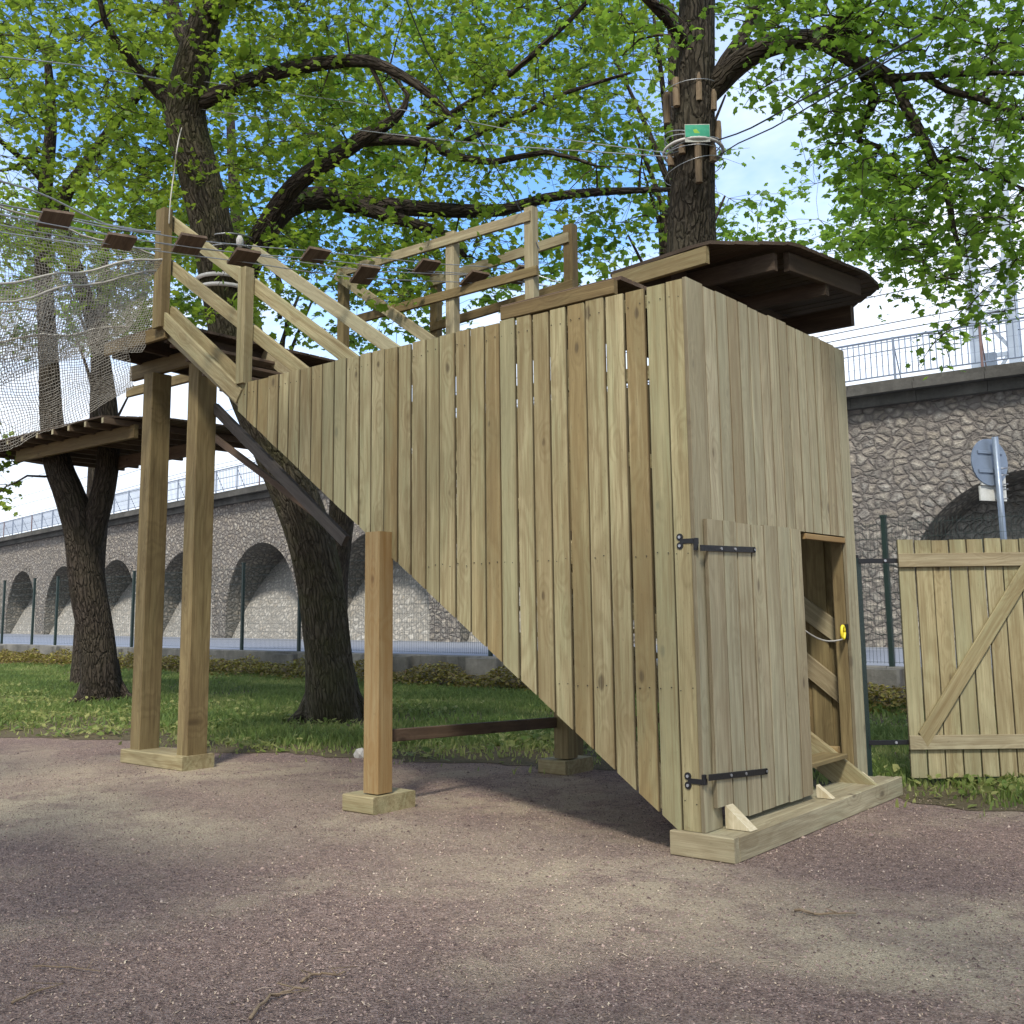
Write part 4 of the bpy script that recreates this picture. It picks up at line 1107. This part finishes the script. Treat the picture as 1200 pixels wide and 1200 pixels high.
# centre tree, leaning, behind the stair
b1 = at(388, 848, z=-.05)
T1limbs = [
 ([b1+V((0, 0, 0)), at(388, 825, d=14.1), at(384, 760, d=14.05), at(376, 690, d=14.0), at(360, 620, d=13.9), at(332, 545, d=13.8), at(300, 470, d=13.7), at(275, 400, d=13.6), at(260, 330, d=13.5), at(246, 260, d=13.4), at(230, 195, d=13.3), at(216, 135, d=13.2), at(228, 70, d=13.0), at(247, 0, d=12.8), at(262, -90, d=12.6), at(250, -220, d=12.4)],
  [.46, .34, .305, .30, .30, .30, .295, .29, .27, .26, .255, .25, .22, .19, .14, .08]),
 (pl([(216, 140, 13.2), (190, 110, 13.1), (165, 85, 12.9), (145, 60, 12.7), (122, 22, 12.4), (110, -40, 12.2)]), [.14, .10, .07, .05, .035, .02]),
 (pl([(228, 60, 13.0), (205, 20, 13.3), (190, -40, 13.6), (160, -120, 14)]), [.13, .10, .08, .05]),
 (pl([(222, 125, 13.2), (262, 108, 13.0), (300, 92, 12.7), (345, 80, 12.4), (390, 73, 12.2), (432, 72, 12.0), (470, 88, 11.8), (505, 112, 11.7), (540, 150, 11.6)]), [.12, .10, .09, .085, .08, .07, .055, .045, .02]),
 (pl([(268, 370, 13.6), (300, 290, 13.6), (335, 243, 13.8), (375, 232, 14), (412, 238, 14.1), (470, 243, 14.3), (540, 247, 14.5), (590, 246, 14.6), (640, 232, 14.7), (700, 225, 14.7), (790, 222, 14.8)]), [.2, .17, .16, .155, .14, .115, .10, .085, .07, .06, .03]),
 (pl([(412, 240, 14.1), (450, 252, 13.8), (485, 262, 13.7), (520, 275, 13.5), (545, 300, 13.3)]), [.10, .085, .07, .06, .03]),
 (pl([(292, 300, 13.6), (330, 235, 13.3), (360, 205, 13.0), (395, 183, 12.9), (432, 158, 12.8), (462, 140, 12.8), (478, 112, 12.8), (455, 85, 12.9)]), [.13, .12, .11, .10, .09, .06, .03, .02]),
 (pl([(420, 166, 12.9), (460, 163, 12.8), (500, 168, 12.7), (530, 182, 12.6), (580, 190, 12.4), (640, 178, 12.2), (700, 195, 12.0)]), [.075, .07, .06, .05, .04, .03, .015]),
 (pl([(500, 150, 12.8), (550, 120, 12.6), (600, 85, 12.3), (645, 45, 12.0), (690, 0, 11.8), (720, -50, 11.6)]), [.035, .035, .035, .03, .025, .02]),
 (pl([(432, 72, 12.0), (450, 110, 11.9), (462, 140, 11.8)]), [.03, .02, .012]),
 (pl([(545, 165, 12.6), (600, 140, 12.2), (660, 110, 11.9), (740, 85, 11.5)]), [.03, .03, .025, .015]),
 (pl([(240, 20, 12.9), (300, -20, 12.0), (380, -60, 11.0), (470, -110, 10.2), (560, -160, 9.6)]), [.12, .10, .08, .06, .03]),
]
def ex1(px, py): return np.where(px < 60, .4, 1)*np.where(px > 700, .5, 1)*np.where((px > 188) & (px < 275) & (py > 30) & (py < 340), .25, 1)*np.where((px > 280) & (px < 640) & (py > 222) & (py < 262), .4, 1)*.9
s1 = np.concatenate([sample(540, (-20, 800), (-60, 360), (11.2, 15.2), extra=ex1), sample(140, (0, 800), (-420, -60), (9.5, 14))])
T1, n1 = grow_tree('leaning_maple', 'big leaning tree with mossy bark growing behind the stair', 'bark_mossy', 'leaf_lime', T1limbs, s1, .086, .50, tuple(b1), .055, nleaf=(18, 34))
# cable collar bands on that tree
# left forked tree
b2 = at(118, 826, z=-.05)
T2limbs = [
 ([b2, at(117, 800, d=17.9), at(112, 740, d=17.85), at(103, 690, d=17.8), at(98, 640, d=17.8), at(92, 610, d=17.8), at(78, 570, d=17.8), at(67, 540, d=17.8), at(60, 480, d=17.8), at(56, 400, d=17.8), at(50, 300, d=17.8), at(53, 220, d=17.8), at(60, 140, d=17.7), at(55, 60, d=17.5)],
  [.40, .31, .29, .285, .29, .27, .24, .22, .18, .15, .135, .12, .09, .05]),
 (pl([(100, 650, 17.8), (112, 608, 17.8), (122, 570, 17.8), (127, 530, 17.8), (126, 470, 17.8), (110, 380, 17.8), (80, 290, 17.7), (72, 240, 17.6), (88, 210, 17.5), (112, 178, 17.4), (135, 145, 17.3), (165, 108, 17.1), (190, 70, 16.9)]), [.24, .21, .19, .18, .15, .13, .12, .12, .11, .10, .085, .06, .03]),
 (pl([(53, 215, 17.8), (30, 190, 17.4), (0, 165, 17), (-40, 130, 16.5)]), [.07, .05, .04, .03]),
 (pl([(45, 175, 17.7), (20, 195, 17.3), (0, 200, 17)]), [.05, .035, .02]),
]
s2 = np.concatenate([sample(280, (-60, 330), (-80, 400), (14.5, 19.5)), sample(60, (-60, 60), (-200, 200), (13, 18))])
LOW = np.array([at(a+random.uniform(-26, 26), b+random.uniform(-28, 28), d=random.uniform(16.5, 18.5)) for a, b in ((-15, 500), (12, 545), (5, 590), (-20, 560), (20, 510), (-30, 530), (8, 560), (-10, 610))])
s2 = np.concatenate([s2, LOW])
T2o, n2 = grow_tree('forked_maple', 'dark barked tree forking low under the left plank platform', 'bark_dark', 'leaf_lime', T2limbs, s2, .105, .62, tuple(b2), .05, nleaf=(22, 40))
# right tree rising behind the tower
b3 = V((T3x, T3y, -.05)); D3 = (T3-CAM).dot(CD)
k3 = D3
T3limbs = [
 ([b3, V((T3x, T3y, 2)), V((T3x, T3y, 4.0)), at(811, 280, d=k3), at(812, 230, d=k3), at(813, 180, d=k3), at(814, 120, d=k3+.02), at(815, 60, d=k3+.05), at(817, 0, d=k3+.1), at(822, -80, d=k3+.2), at(812, -200, d=k3+.4), at(820, -330, d=k3+.6)],
  [.30, .26, .24, .225, .205, .195, .185, .175, .165, .14, .11, .06]),
 (pl([(820, 118, k3+.02), (843, 95, k3), (868, 72, k3-.1), (900, 54, k3-.3), (935, 47, k3-.45), (968, 49, k3-.6), (1000, 70, k3-.7), (1030, 84, k3-.8), (1050, 97, k3-.9), (1060, 122, k3-1.0), (1078, 155, k3-1.1), (1094, 190, k3-1.2), (1110, 225, k3-1.3), (1116, 262, k3-1.35), (1127, 300, k3-1.4)]),
  [.12, .115, .11, .10, .09, .085, .075, .065, .05, .045, .045, .04, .032, .022, .012]),
 (pl([(838, 98, k3), (852, 70, k3+.1), (872, 40, k3+.2), (893, -5, k3+.3), (920, -70, k3+.5)]), [.085, .07, .06, .045, .03]),
 (pl([(945, 46, k3-.5), (965, 35, k3-.5), (1000, 38, k3-.6), (1040, 53, k3-.8), (1085, 60, k3-1)]), [.05, .04, .035, .025, .012]),
 (pl([(1005, 74, k3-.7), (1018, 97, k3-.6), (1024, 118, k3-.6), (1012, 142, k3-.5), (1007, 165, k3-.5), (1030, 172, k3-.5), (1043, 198, k3-.5), (1034, 222, k3-.5), (1018, 250, k3-.5)]), [.05, .05, .045, .035, .03, .022, .018, .010, .005]),
 (pl([(1045, 92, k3-.9), (1088, 88, k3-1.2), (1130, 86, k3-1.6), (1200, 86, k3-2), (1280, 95, k3-2.4)]), [.04, .03, .025, .018, .01]),
 (pl([(1085, 90, k3-1.2), (1112, 106, k3-1.3), (1150, 116, k3-1.5), (1200, 138, k3-1.7), (1260, 160, k3-1.9)]), [.03, .028, .025, .02, .012]),
 (pl([(1095, 192, k3-1.2), (1125, 185, k3-1.3), (1150, 198, k3-1.4), (1200, 222, k3-1.5), (1250, 262, k3-1.6)]), [.02, .018, .016, .012, .008]),
 (pl([(810, 60, k3), (780, 20, k3-.3), (740, -20, k3-.8), (690, -60, k3-1.3), (620, -100, k3-1.8)]), [.06, .05, .045, .035, .02]),
 (pl([(968, 49, k3-.6), (1010, -10, k3-1.2), (1080, -60, k3-2), (1160, -90, k3-2.8), (1260, -120, k3-3.4)]), [.06, .055, .045, .035, .02]),
]
def ex3(px, py): return np.where(px < 870, .30*np.clip((px-600)/200, 0, 1)*np.where(py > 40, .12, 1), 1)*np.where((px < 950) & (py > 125), 0, 1)*np.where((px < 1010) & (py > 240), .1, 1)*np.where((px < 1200), 1, .8)
s3 = np.concatenate([sample(300, (620, 1290), (-60, 400), (7.6, 10.2), extra=ex3, gain=1), sample(120, (620, 1300), (-420, -60), (6.5, 10))])
T3o, n3 = grow_tree('straight_maple', 'straight dark trunked tree rising out of the platform above the tower', 'bark_brown', 'leaf_mid', T3limbs, s3, .070, .45, tuple(b3), .045, srad=.24, nleaf=(24, 42))
# trees farther off that fill the gaps
def far_tree(px, dd, label, K, pxr, pyr, dr, mtl, tone, lean=0, extra=None, top=-60):
    b = at(px, 760, d=dd); b.z = -.05
    zt = at(px, top, d=dd)
    P = [b, b+V((.05, 0, 2)), b+V((0, .1, 4.5)), V((b.x+lean, b.y, 7)), V((b.x+lean*1.4, b.y, zt.z*.8)), V((b.x+lean*1.5, b.y, zt.z))]
    limbs = [(P, [.32, .26, .23, .19, .12, .05])]
    for a in range(6):
        an = a*1.05+px; s0 = V((b.x+lean*.7, b.y, 4.6+a*.7)); r = .8
        limbs.append(([s0, s0+V((math.cos(an)*r*.4, math.sin(an)*r*.4, .9)), s0+V((math.cos(an)*r, math.sin(an)*r, 2.0))], [.05, .035, .015]))
    return grow_tree('background_tree', label, 'bark_dark', mtl, limbs, sample(K, pxr, pyr, dr, extra=extra), .12, tone, tuple(b), .04, srad=.5, nleaf=(26, 42), group='trees behind the stair tower')
far_tree(813, 15.6, 'background tree whose trunk stands hidden behind the boarded side wall', 250, (330, 840), (-40, 395), (15.0, 19.5), 'leaf_mid', .40)
far_tree(804, 14.2, 'background tree behind the tower showing sparse leaves below the tree platform sky gap', 65, (820, 1060), (190, 330), (15.5, 19), 'leaf_mid', .35, extra=lambda a, b: np.where(b < 215, .3, 1), top=215)
far_tree(388, 19.5, 'background tree behind the leaning tree with leaves hanging over the railing', 230, (150, 480), (40, 400), (17, 22), 'leaf_lime', .35, lean=-2.4)
# unseen tree added beside the camera to throw soft dappled shade over gravel and tower
SUN_EL, SUN_AZ = math.radians(50), math.radians(149)
sh = V((-math.sin(SUN_AZ), -math.cos(SUN_AZ), 0))/math.tan(SUN_EL)
bs = V((9.5, -12.5, -.05)); pts_s = []
for _ in range(4000):
    gx, gy = random.uniform(-11, 7), random.uniform(-6, 3.5); z = random.uniform(6.2, 10)
    cl = math.sin(gx*1.25+.8*math.sin(gy*1.1))+math.sin(gy*1.7+gx*.5+1.0)+.6*math.sin(gx*2.7-gy*2.1)
    if cl < .15+random.uniform(-.5, .5): continue
    if gy > -.6 and random.random() < .72: continue
    p = V((gx, gy, 0))-sh*z; p.z = z
    if (p-V((9.5, -12.5, 7))).length > 17: continue
    a_, b_, c_2 = proj(np.array(p))
    if c_2 > .5 and -80 < a_ < 1280 and -60 < b_ < 1260: continue
    pts_s.append(np.array(p))
    if len(pts_s) >= 340: break
Ls = [([bs, bs+V((0, 0, 2.5)), bs+V((-.2, .1, 5)), bs+V((-.3, .3, 8)), bs+V((-.4, .4, 10.5))], [.36, .30, .26, .18, .06])]
for an in (1.2, 1.9, 2.5, 3.1): Ls.append(([bs+V((-.2, .1, 5)), bs+V((math.cos(an)*3, math.sin(an)*3, 6.6)), bs+V((math.cos(an)*8, math.sin(an)*7, 7.8))], [.16, .12, .05]))
grow_tree('added_shade_maple', 'unseen large maple added beside the camera so its crown shades the gravel', 'bark_brown', 'leaf_mid', Ls, pts_s, .17, .5, tuple(bs), .04, nleaf=(22, 34), srad=.5)
far_tree(102, 22.5, 'background tree behind the forked tree seen through the net', 170, (-70, 235), (225, 400), (20, 25), 'leaf_mid', .45, extra=lambda a, b: np.where(b > 380, 1.6, 1.3), top=200)
print('leaves', n1, n2, n3, len(pts_s))

# ------------------------------------------------------------------ fittings on the right tree
col = thing('cable_collar', 'ring of short peeled logs and steel cable lashed round the right tree trunk', 'cable collar', tuple(at(812, 190, d=k3)))
rt = .20
cz = lambda py: at(813, py, d=k3).z
ctr = at(813, 190, d=k3)
tocam = (CAM-ctr); tocam.z = 0; tocam.normalize(); sidev = V((-tocam.y, tocam.x, 0))
if sidev.dot(CR) < 0: sidev = -sidev
def around(a, r, z): return V((ctr.x, ctr.y, z))+(tocam*math.cos(a)+sidev*math.sin(a))*r
for (a, p0, p1) in ((-1.5, 104, 140), (-.62, 95, 130), (.30, 94, 128), (1.02, 99, 135), (1.6, 142, 165), (-1.1, 184, 198), (-.45, 180, 190), (.18, 178, 228), (.85, 180, 200), (-1.9, 95, 130), (2.4, 95, 130)):
    z0, z1 = cz(p1), cz(p0); m2 = MB()
    m2.tube([around(a, rt+.03, z0), around(a, rt+.032, (z0+z1)/2), around(a, rt+.03, z1)], [.031, .033, .031], 10); m2.build('log', M['log'], col)
m2 = MB()
for (py, tilt, rr, w) in ((176, .05, rt+.055, .006), (171, -.06, rt+.06, .006), (168, -.09, rt+.065, .005), (104, .02, rt+.07, .004), (201, .07, rt+.07, .004), (183, .0, rt+.06, .005)):
    m2 = MB(); m2.tube([around(a, rr, cz(py)+tilt*math.sin(a)) for a in np.linspace(0, 2*math.pi, 33)], w, 6, caps=False); m2.build('cable', M['steel'], col, True)
m2 = MB(); m2.tube([around(a, rt+.072, cz(178)+.02*math.cos(a)) for a in np.linspace(0, 2*math.pi, 33)], .014, 8, caps=False); m2.build('strap', M['white_tape'], col, True)
# small green sign
sT = thing('trail_sign', 'small green sign with a white lower strip fixed to the right tree trunk', 'sign', tuple(at(817, 155, d=k3-.25)))
def SG(px, py, o=0.0): return at(px, py, d=k3-.235-o)
def panel(name, x0, y0, x1, y1, o, m, th=.006):
    m2_ = MB(); a = SG(x0, (y0+y1)/2, o); b = SG(x1, (y0+y1)/2, o); h = abs(SG(x0, y1, o).z-SG(x0, y0, o).z)
    b.z = a.z; m2_.plank(a, b, h, th, (0, 0, 1), .001); return m2_.build(name, m, sT)
panel('board', 802.5, 145, 832, 167.5, 0, M['sign_white'])
panel('green_face', 803, 146, 831.5, 161, .007, M['sign_green'], .004)
m2 = MB()
P = [SG(812, 152, .012), SG(816, 151, .012), SG(820.5, 156, .012), SG(818, 158.5, .012), SG(813.5, 155.5, .012)]
m2.add(P, [(0, 1, 2, 3, 4)], P, .5); m2.build('emblem', M['sign_lime'], sT)
m2 = MB()
for x in (806, 809, 815.5, 817.5, 826): m2.plank(SG(x, 164, .011), SG(x+1.6, 164, .011), .009, .001)
m2.build('small_print', M['sign_grey'], sT)
# collar on the leaning tree
col1 = thing('tree_band', 'white bands and cable round the leaning tree behind the handrail', 'tree band', tuple(at(265, 335, d=13.5)))
m2 = MB(); cc1 = at(262, 335, d=13.5)
for py in (330, 342):
    z = at(262, py, d=13.5).z; m2.tube([V((cc1.x+.33*math.cos(a), cc1.y+.33*math.sin(a), z)) for a in np.linspace(0, 2*math.pi, 25)], .028, 6, caps=False)
m2.build('band', M['white_tape'], col1, True)
m2 = MB()
for py in (283, 296): z = at(268, py, d=13.4).z; m2.tube([V((cc1.x+.1+.35*math.cos(a), cc1.y+.35*math.sin(a), z+.03*math.cos(a))) for a in np.linspace(0, 2*math.pi, 25)], .012, 5, caps=False)
m2.build('cable', M['steel'], col1, True)
m2 = MB(); a = at(281, 276, d=13.0); b = at(281, 290, d=13.0); m2.tube([a, a.lerp(b, .3), a.lerp(b, .7), b], [.02, .045, .045, .02], 8); m2.build('float', M['white_tape'], col1, True)

# ------------------------------------------------------------------ rope bridge
cabs = thing('rope_bridge', 'hanging bridge of small dark planks on steel cables passing over the handrails', 'rope bridge', tuple(at(300, 300, d=11)))
PLK = [(65, 257, 0), (140, 283, 1), (222, 286, 0), (286, 302, 1), (370, 299, 0), (428, 322, 1), (500, 313, 0), (556, 327, 1), (610, 322, 0), (655, 344, 1)]
def bdep(px): return 8.3+(px-65)/600*3.4    # recedes from the left towards the right tree
A_end = at(-120, 205, d=bdep(-120)); B_end = at(790, 372, d=k3-.3)
for (px, py, k) in PLK:
    d = bdep(px); c = at(px, py, d=d); sc = 1.0
    wpx = [22, 20, 26, 24, 20, 25, 21, 24, 25, 16][PLK.index((px, py, k))]
    # small square tread, tipped towards the camera's left
    j_ = random.uniform(-.12, .12); u = V((.84, -.1, .52+j_)).normalized()
    v2 = V((.10, .95, .16+j_*.6)).normalized()
    h_ = wpx*d/F*.54
    m2 = MB(); m2.plank(c-u*h_, c+u*h_, .25, .030, v2, .003); m2.build('step', M['deck'], cabs)
def cable(pts, r=.006, m='steel', nm='cable', sag=.03, par=None):
    P, R_ = smooth_poly(pts, [r]*len(pts), .5); m2_ = MB(); m2_.tube(P, R_, 5, caps=False); return m2_.build(nm, M[m], par, True)
for k in (0, 1):
    row = [(a, b) for a, b, kk in PLK if kk == k]
    for off in (-7, 7):
        pts = [at(-140, row[0][1]-38+off-(14 if k else 0), d=bdep(-140))]+[at(a-off*.8, b+off*.6, d=bdep(a)) for a, b in row]+[at(705+k*20, 351-k*2, d=10.9)]
        cable(pts, .005, par=cabs, nm='cable')
cable([at(-150, 185, d=7.2), at(0, 212, d=8.2), at(60, 232, d=8.6), at(125, 263, d=9.0), at(188, 272, d=9.4)], .008, par=cabs, nm='hand_cable')
cable([at(-150, 228, d=7.2), at(0, 240, d=8.2), at(60, 252, d=8.6), at(125, 267, d=9.0), at(188, 274, d=9.4)], .008, par=cabs, nm='hand_cable')
cable([at(-100, 262, d=8.0), at(0, 272, d=8.6), at(90, 285, d=9.0), at(188, 292, d=9.4)], .006, par=cabs, nm='hand_cable')
# free cables between trees
def cab(label, pts, r, m='steel'): tag(cable(pts, r, m), label, 'cable', 'cables strung between the trees')
cab('dark twin cable running from the trunk collar up to the right into the leaves', [at(786, 180, d=k3-.2), at(845, 163, d=k3-.2), at(880, 150, d=8.5), at(925, 125, d=7.8), at(990, 90, d=7), at(1080, 40, d=6)], .007, 'wire')
cab('lower dark cable from the trunk collar up to the right behind the twin cable', [at(845, 181, d=k3-.1), at(865, 168, d=8.8), at(905, 150, d=8.2), at(960, 118, d=7.5), at(1060, 60, d=6.4)], .006, 'wire')
cab('steel cable from the trunk collar falling slightly to the left tree', [at(790, 184, d=k3-.1), at(700, 178, d=10.2), at(560, 168, d=11.4), at(400, 150, d=12.4), at(235, 128, d=13.1)], .006)
cab('upper thin steel cable left of the trunk collar', [at(790, 180, d=k3-.1), at(640, 160, d=10.6), at(480, 130, d=11.8), at(235, 95, d=13.0)], .005)
cab('thin cable crossing the upper left corner behind the leaves', [at(-60, 60, d=9), at(80, 75, d=10), at(165, 88, d=11), at(225, 100, d=12.9)], .006)
cab('dark cable rising from the rail post up to the middle of the leaves', [at(632, 292, y=2.45), at(612, 250, y=2.4), at(560, 160, d=10.2), at(500, 60, d=9.5), at(470, -20, d=9)], .006, 'wire')
cab('frayed rope rising from the front rail post', [at(198, 262, y=-.03), at(200, 232, y=-.03), at(205, 195, y=.1), at(209, 165, y=.1), at(216, 140, y=3)], .007, 'rope')

# ------------------------------------------------------------------ hanging net on the left
def net():
    t = thing('climbing_net', 'sagging pale knotted net tunnel hung beside the left end of the platform', 'net', tuple(at(90, 380, d=9)))
    def surf(Pl, Pr, nu, nv, sagf, bulge, name, seed):
        "Pl / Pr: left and right edge polylines (top to bottom)"
        def lerp_poly(P, q):
            q = q*(len(P)-1); i = min(int(q), len(P)-2); return P[i].lerp(P[i+1], q-i)
        gr = np.zeros((nu+1, nv+1, 3))
        rs = np.random.default_rng(seed)
        for i in range(nu+1):
            u = i/nu
            for j in range(nv+1):
                v = j/nv; a = lerp_poly(Pl, v); b = lerp_poly(Pr, v); p = a.lerp(b, u)
                s = math.sin(math.pi*u)
                p = p+V((0, 0, -sagf*s*(.4+.6*v)))+V((.0, bulge*math.sin(math.pi*v)*(.6+.4*s), 0))
                wob = V((math.sin(v*9+u*5+seed), math.sin(u*11+v*7+seed), math.sin(u*17-v*6)))*.018
                gr[i, j] = np.array(p+wob)+rs.normal(0, .0022, 3)
        ed = []
        for i in range(nu+1):
            for j in range(nv):
                ed.append((gr[i, j], gr[i, j+1]))
        for i in range(nu):
            for j in range(nv+1): ed.append((gr[i, j], gr[i+1, j]))
        E_ = np.array(ed); a, b = E_[:, 0], E_[:, 1]; L = b-a; L /= np.maximum(np.linalg.norm(L, axis=1), 1e-6)[:, None]
        ref = np.array([.33, .9, .21]); U = np.cross(L, ref); U /= np.linalg.norm(U, axis=1)[:, None]; W_ = np.cross(L, U); r = .0030
        vs = []
        for base_ in (a-L*.003, b+L*.003):
            for k in range(3): an = 2*math.pi*k/3; vs.append(base_+(U*math.cos(an)+W_*math.sin(an))*r)
        P = np.stack(vs, 1)
        np_mesh(name, P, 6, [(0, 1, 4, 3), (1, 2, 5, 4), (2, 0, 3, 5)], np.full(len(P), .5), M['net'], t)
        return gr
    dR = 9.35
    # near wall of the tunnel, floor, and far wall
    TL = [at(-70, 338, d=7.6), at(-70, 420, d=7.5), at(-70, 470, d=7.6)]; TR = [at(187, 302, d=dR), at(184, 345, d=dR), at(150, 384, d=dR)]
    g1 = surf(TL, TR, 78, 34, .05, -.10, 'near_wall', 3)
    FL = [at(-70, 400, d=8.2), at(-60, 470, d=8.6), at(-50, 540, d=9.2)]; FR = [at(152, 380, d=dR), at(150, 430, d=9.9), at(158, 452, d=10.4)]
    g2 = surf(FL, FR, 70, 34, .10, .0, 'floor', 5)
    BL = [at(-70, 215, d=9.2), at(-70, 320, d=9.4), at(-70, 420, d=9.3)]; BR = [at(187, 300, d=10.6), at(187, 350, d=10.6), at(165, 410, d=10.4)]
    g3 = surf(BL, BR, 74, 44, .06, .12, 'far_wall', 8)
    for g in (g1[:, 0], g2[:, 0], g3[:, 0], g1[:, 6]): m2_ = MB(); m2_.tube([V(p) for p in g[::3]], .010, 5, caps=False); m2_.build('edge_rope', M['rope'], t, True)
net()

# ------------------------------------------------------------------ world, sun, camera
SUN_EL, SUN_AZ = math.radians(50), math.radians(149)   # azimuth of the sun measured from +Y clockwise
w = bpy.data.worlds.new('World'); S.world = w; w.use_nodes = True
nt = w.node_tree; nt.nodes.clear(); n = N(nt)
out = n.new('ShaderNodeOutputWorld'); bg = n.new('ShaderNodeBackground'); bg.inputs[1].default_value = .15
sky = n.new('ShaderNodeTexSky', sky_type='NISHITA'); sky.sun_disc = False; sky.sun_elevation = SUN_EL; sky.sun_rotation = SUN_AZ
sky.air_density = 1.0; sky.dust_density = .6; sky.ozone_density = 3.0
tc = n.new('ShaderNodeTexCoord').outputs['Generated']
sp = n.new('ShaderNodeSeparateXYZ'); n.link(tc, sp.inputs[0])
zc = n.math('ADD', n.math('MAXIMUM', sp.outputs[2], 0.0), .16)
cx = n.math('DIVIDE', sp.outputs[0], zc); cy = n.math('DIVIDE', sp.outputs[1], zc)
cb = n.new('ShaderNodeCombineXYZ'); n.link(cx, cb.inputs[0]); n.link(cy, cb.inputs[1])
c1 = n.noise(n.mapping(cb.outputs[0], (1, 1, 1), (3.1, 1.7, 0)), .55, 7, .58, .3)
haze_ = n.ramp(sp.outputs[2], [(0.0, .40), (.22, .10), (.6, -.0 if False else 0.0)])
bhd = n.ramp(n.math('MULTIPLY', sp.outputs[1], -1.0), [(-.0, 0.0), (.45, .16)])  # unseen cloud added behind the camera to make the fill light neutral
mask = n.ramp(n.math('ADD', n.math('ADD', c1.outputs['Fac'], haze_), bhd), [(.44, 0.0), (.60, .97)])
cloudc = n.ramp(c1.outputs['Fac'], [(.3, (7.6, 7.9, 8.4)), (.8, (9.2, 9.3, 9.5))])
cc_ = n.new('ShaderNodeCombineXYZ')
cl2 = n.noise(n.mapping(cb.outputs[0], (1, 1, 1), (7, 2, 0)), 1.6, 5, .6)
mixn = n.mix(mask, sky.outputs[0], n.ramp(cl2.outputs['Fac'], [(.3, (.40, .46, .55)), (.7, (.56, .59, .63))]))
sc10 = n.mix(1.0, n.ramp(cl2.outputs['Fac'], [(.3, (.44, .475, .53)), (.7, (.58, .60, .625))]), (7.5, 7.7, 8.0), 'MULTIPLY')
skyb = n.mix(1.0, sky.outputs[0], (.66, .86, 1.02), 'MULTIPLY')
mixn = n.mix(mask, skyb, sc10)
n.link(mixn, bg.inputs[0]); n.link(bg.outputs[0], out.inputs[0])

L = bpy.data.lights.new('sun', 'SUN'); L.energy = 2.3; L.angle = math.radians(8); L.color = (1.0, .94, .84)
lo = bpy.data.objects.new('sun', L); COL.objects.link(lo)
sd = V((math.sin(SUN_AZ)*math.cos(SUN_EL), math.cos(SUN_AZ)*math.cos(SUN_EL), math.sin(SUN_EL)))
lo.rotation_euler = sd.to_track_quat('Z', 'Y').to_euler(); lo.location = (0, 0, 40)

cam = bpy.data.cameras.new('camera'); co = bpy.data.objects.new('camera', cam); COL.objects.link(co)
R3 = Matrix((CR, CU, -CD)).transposed(); co.matrix_world = Matrix.Translation(CAM) @ R3.to_4x4()
cam.sensor_fit = 'HORIZONTAL'; cam.sensor_width = 36; cam.lens = 36*F/1200; cam.shift_y = (PPY-600)/1200; cam.shift_x = 0
cam.clip_start = .05; cam.clip_end = 3000
S.camera = co
S.view_settings.view_transform = 'Standard'; S.view_settings.look = 'None'; S.view_settings.gamma = 1; S.view_settings.exposure = 1.12
S.cycles.max_bounces = 6; S.cycles.diffuse_bounces = 3; S.cycles.use_adaptive_sampling = True; S.cycles.adaptive_threshold = .015; S.cycles.use_denoising = True
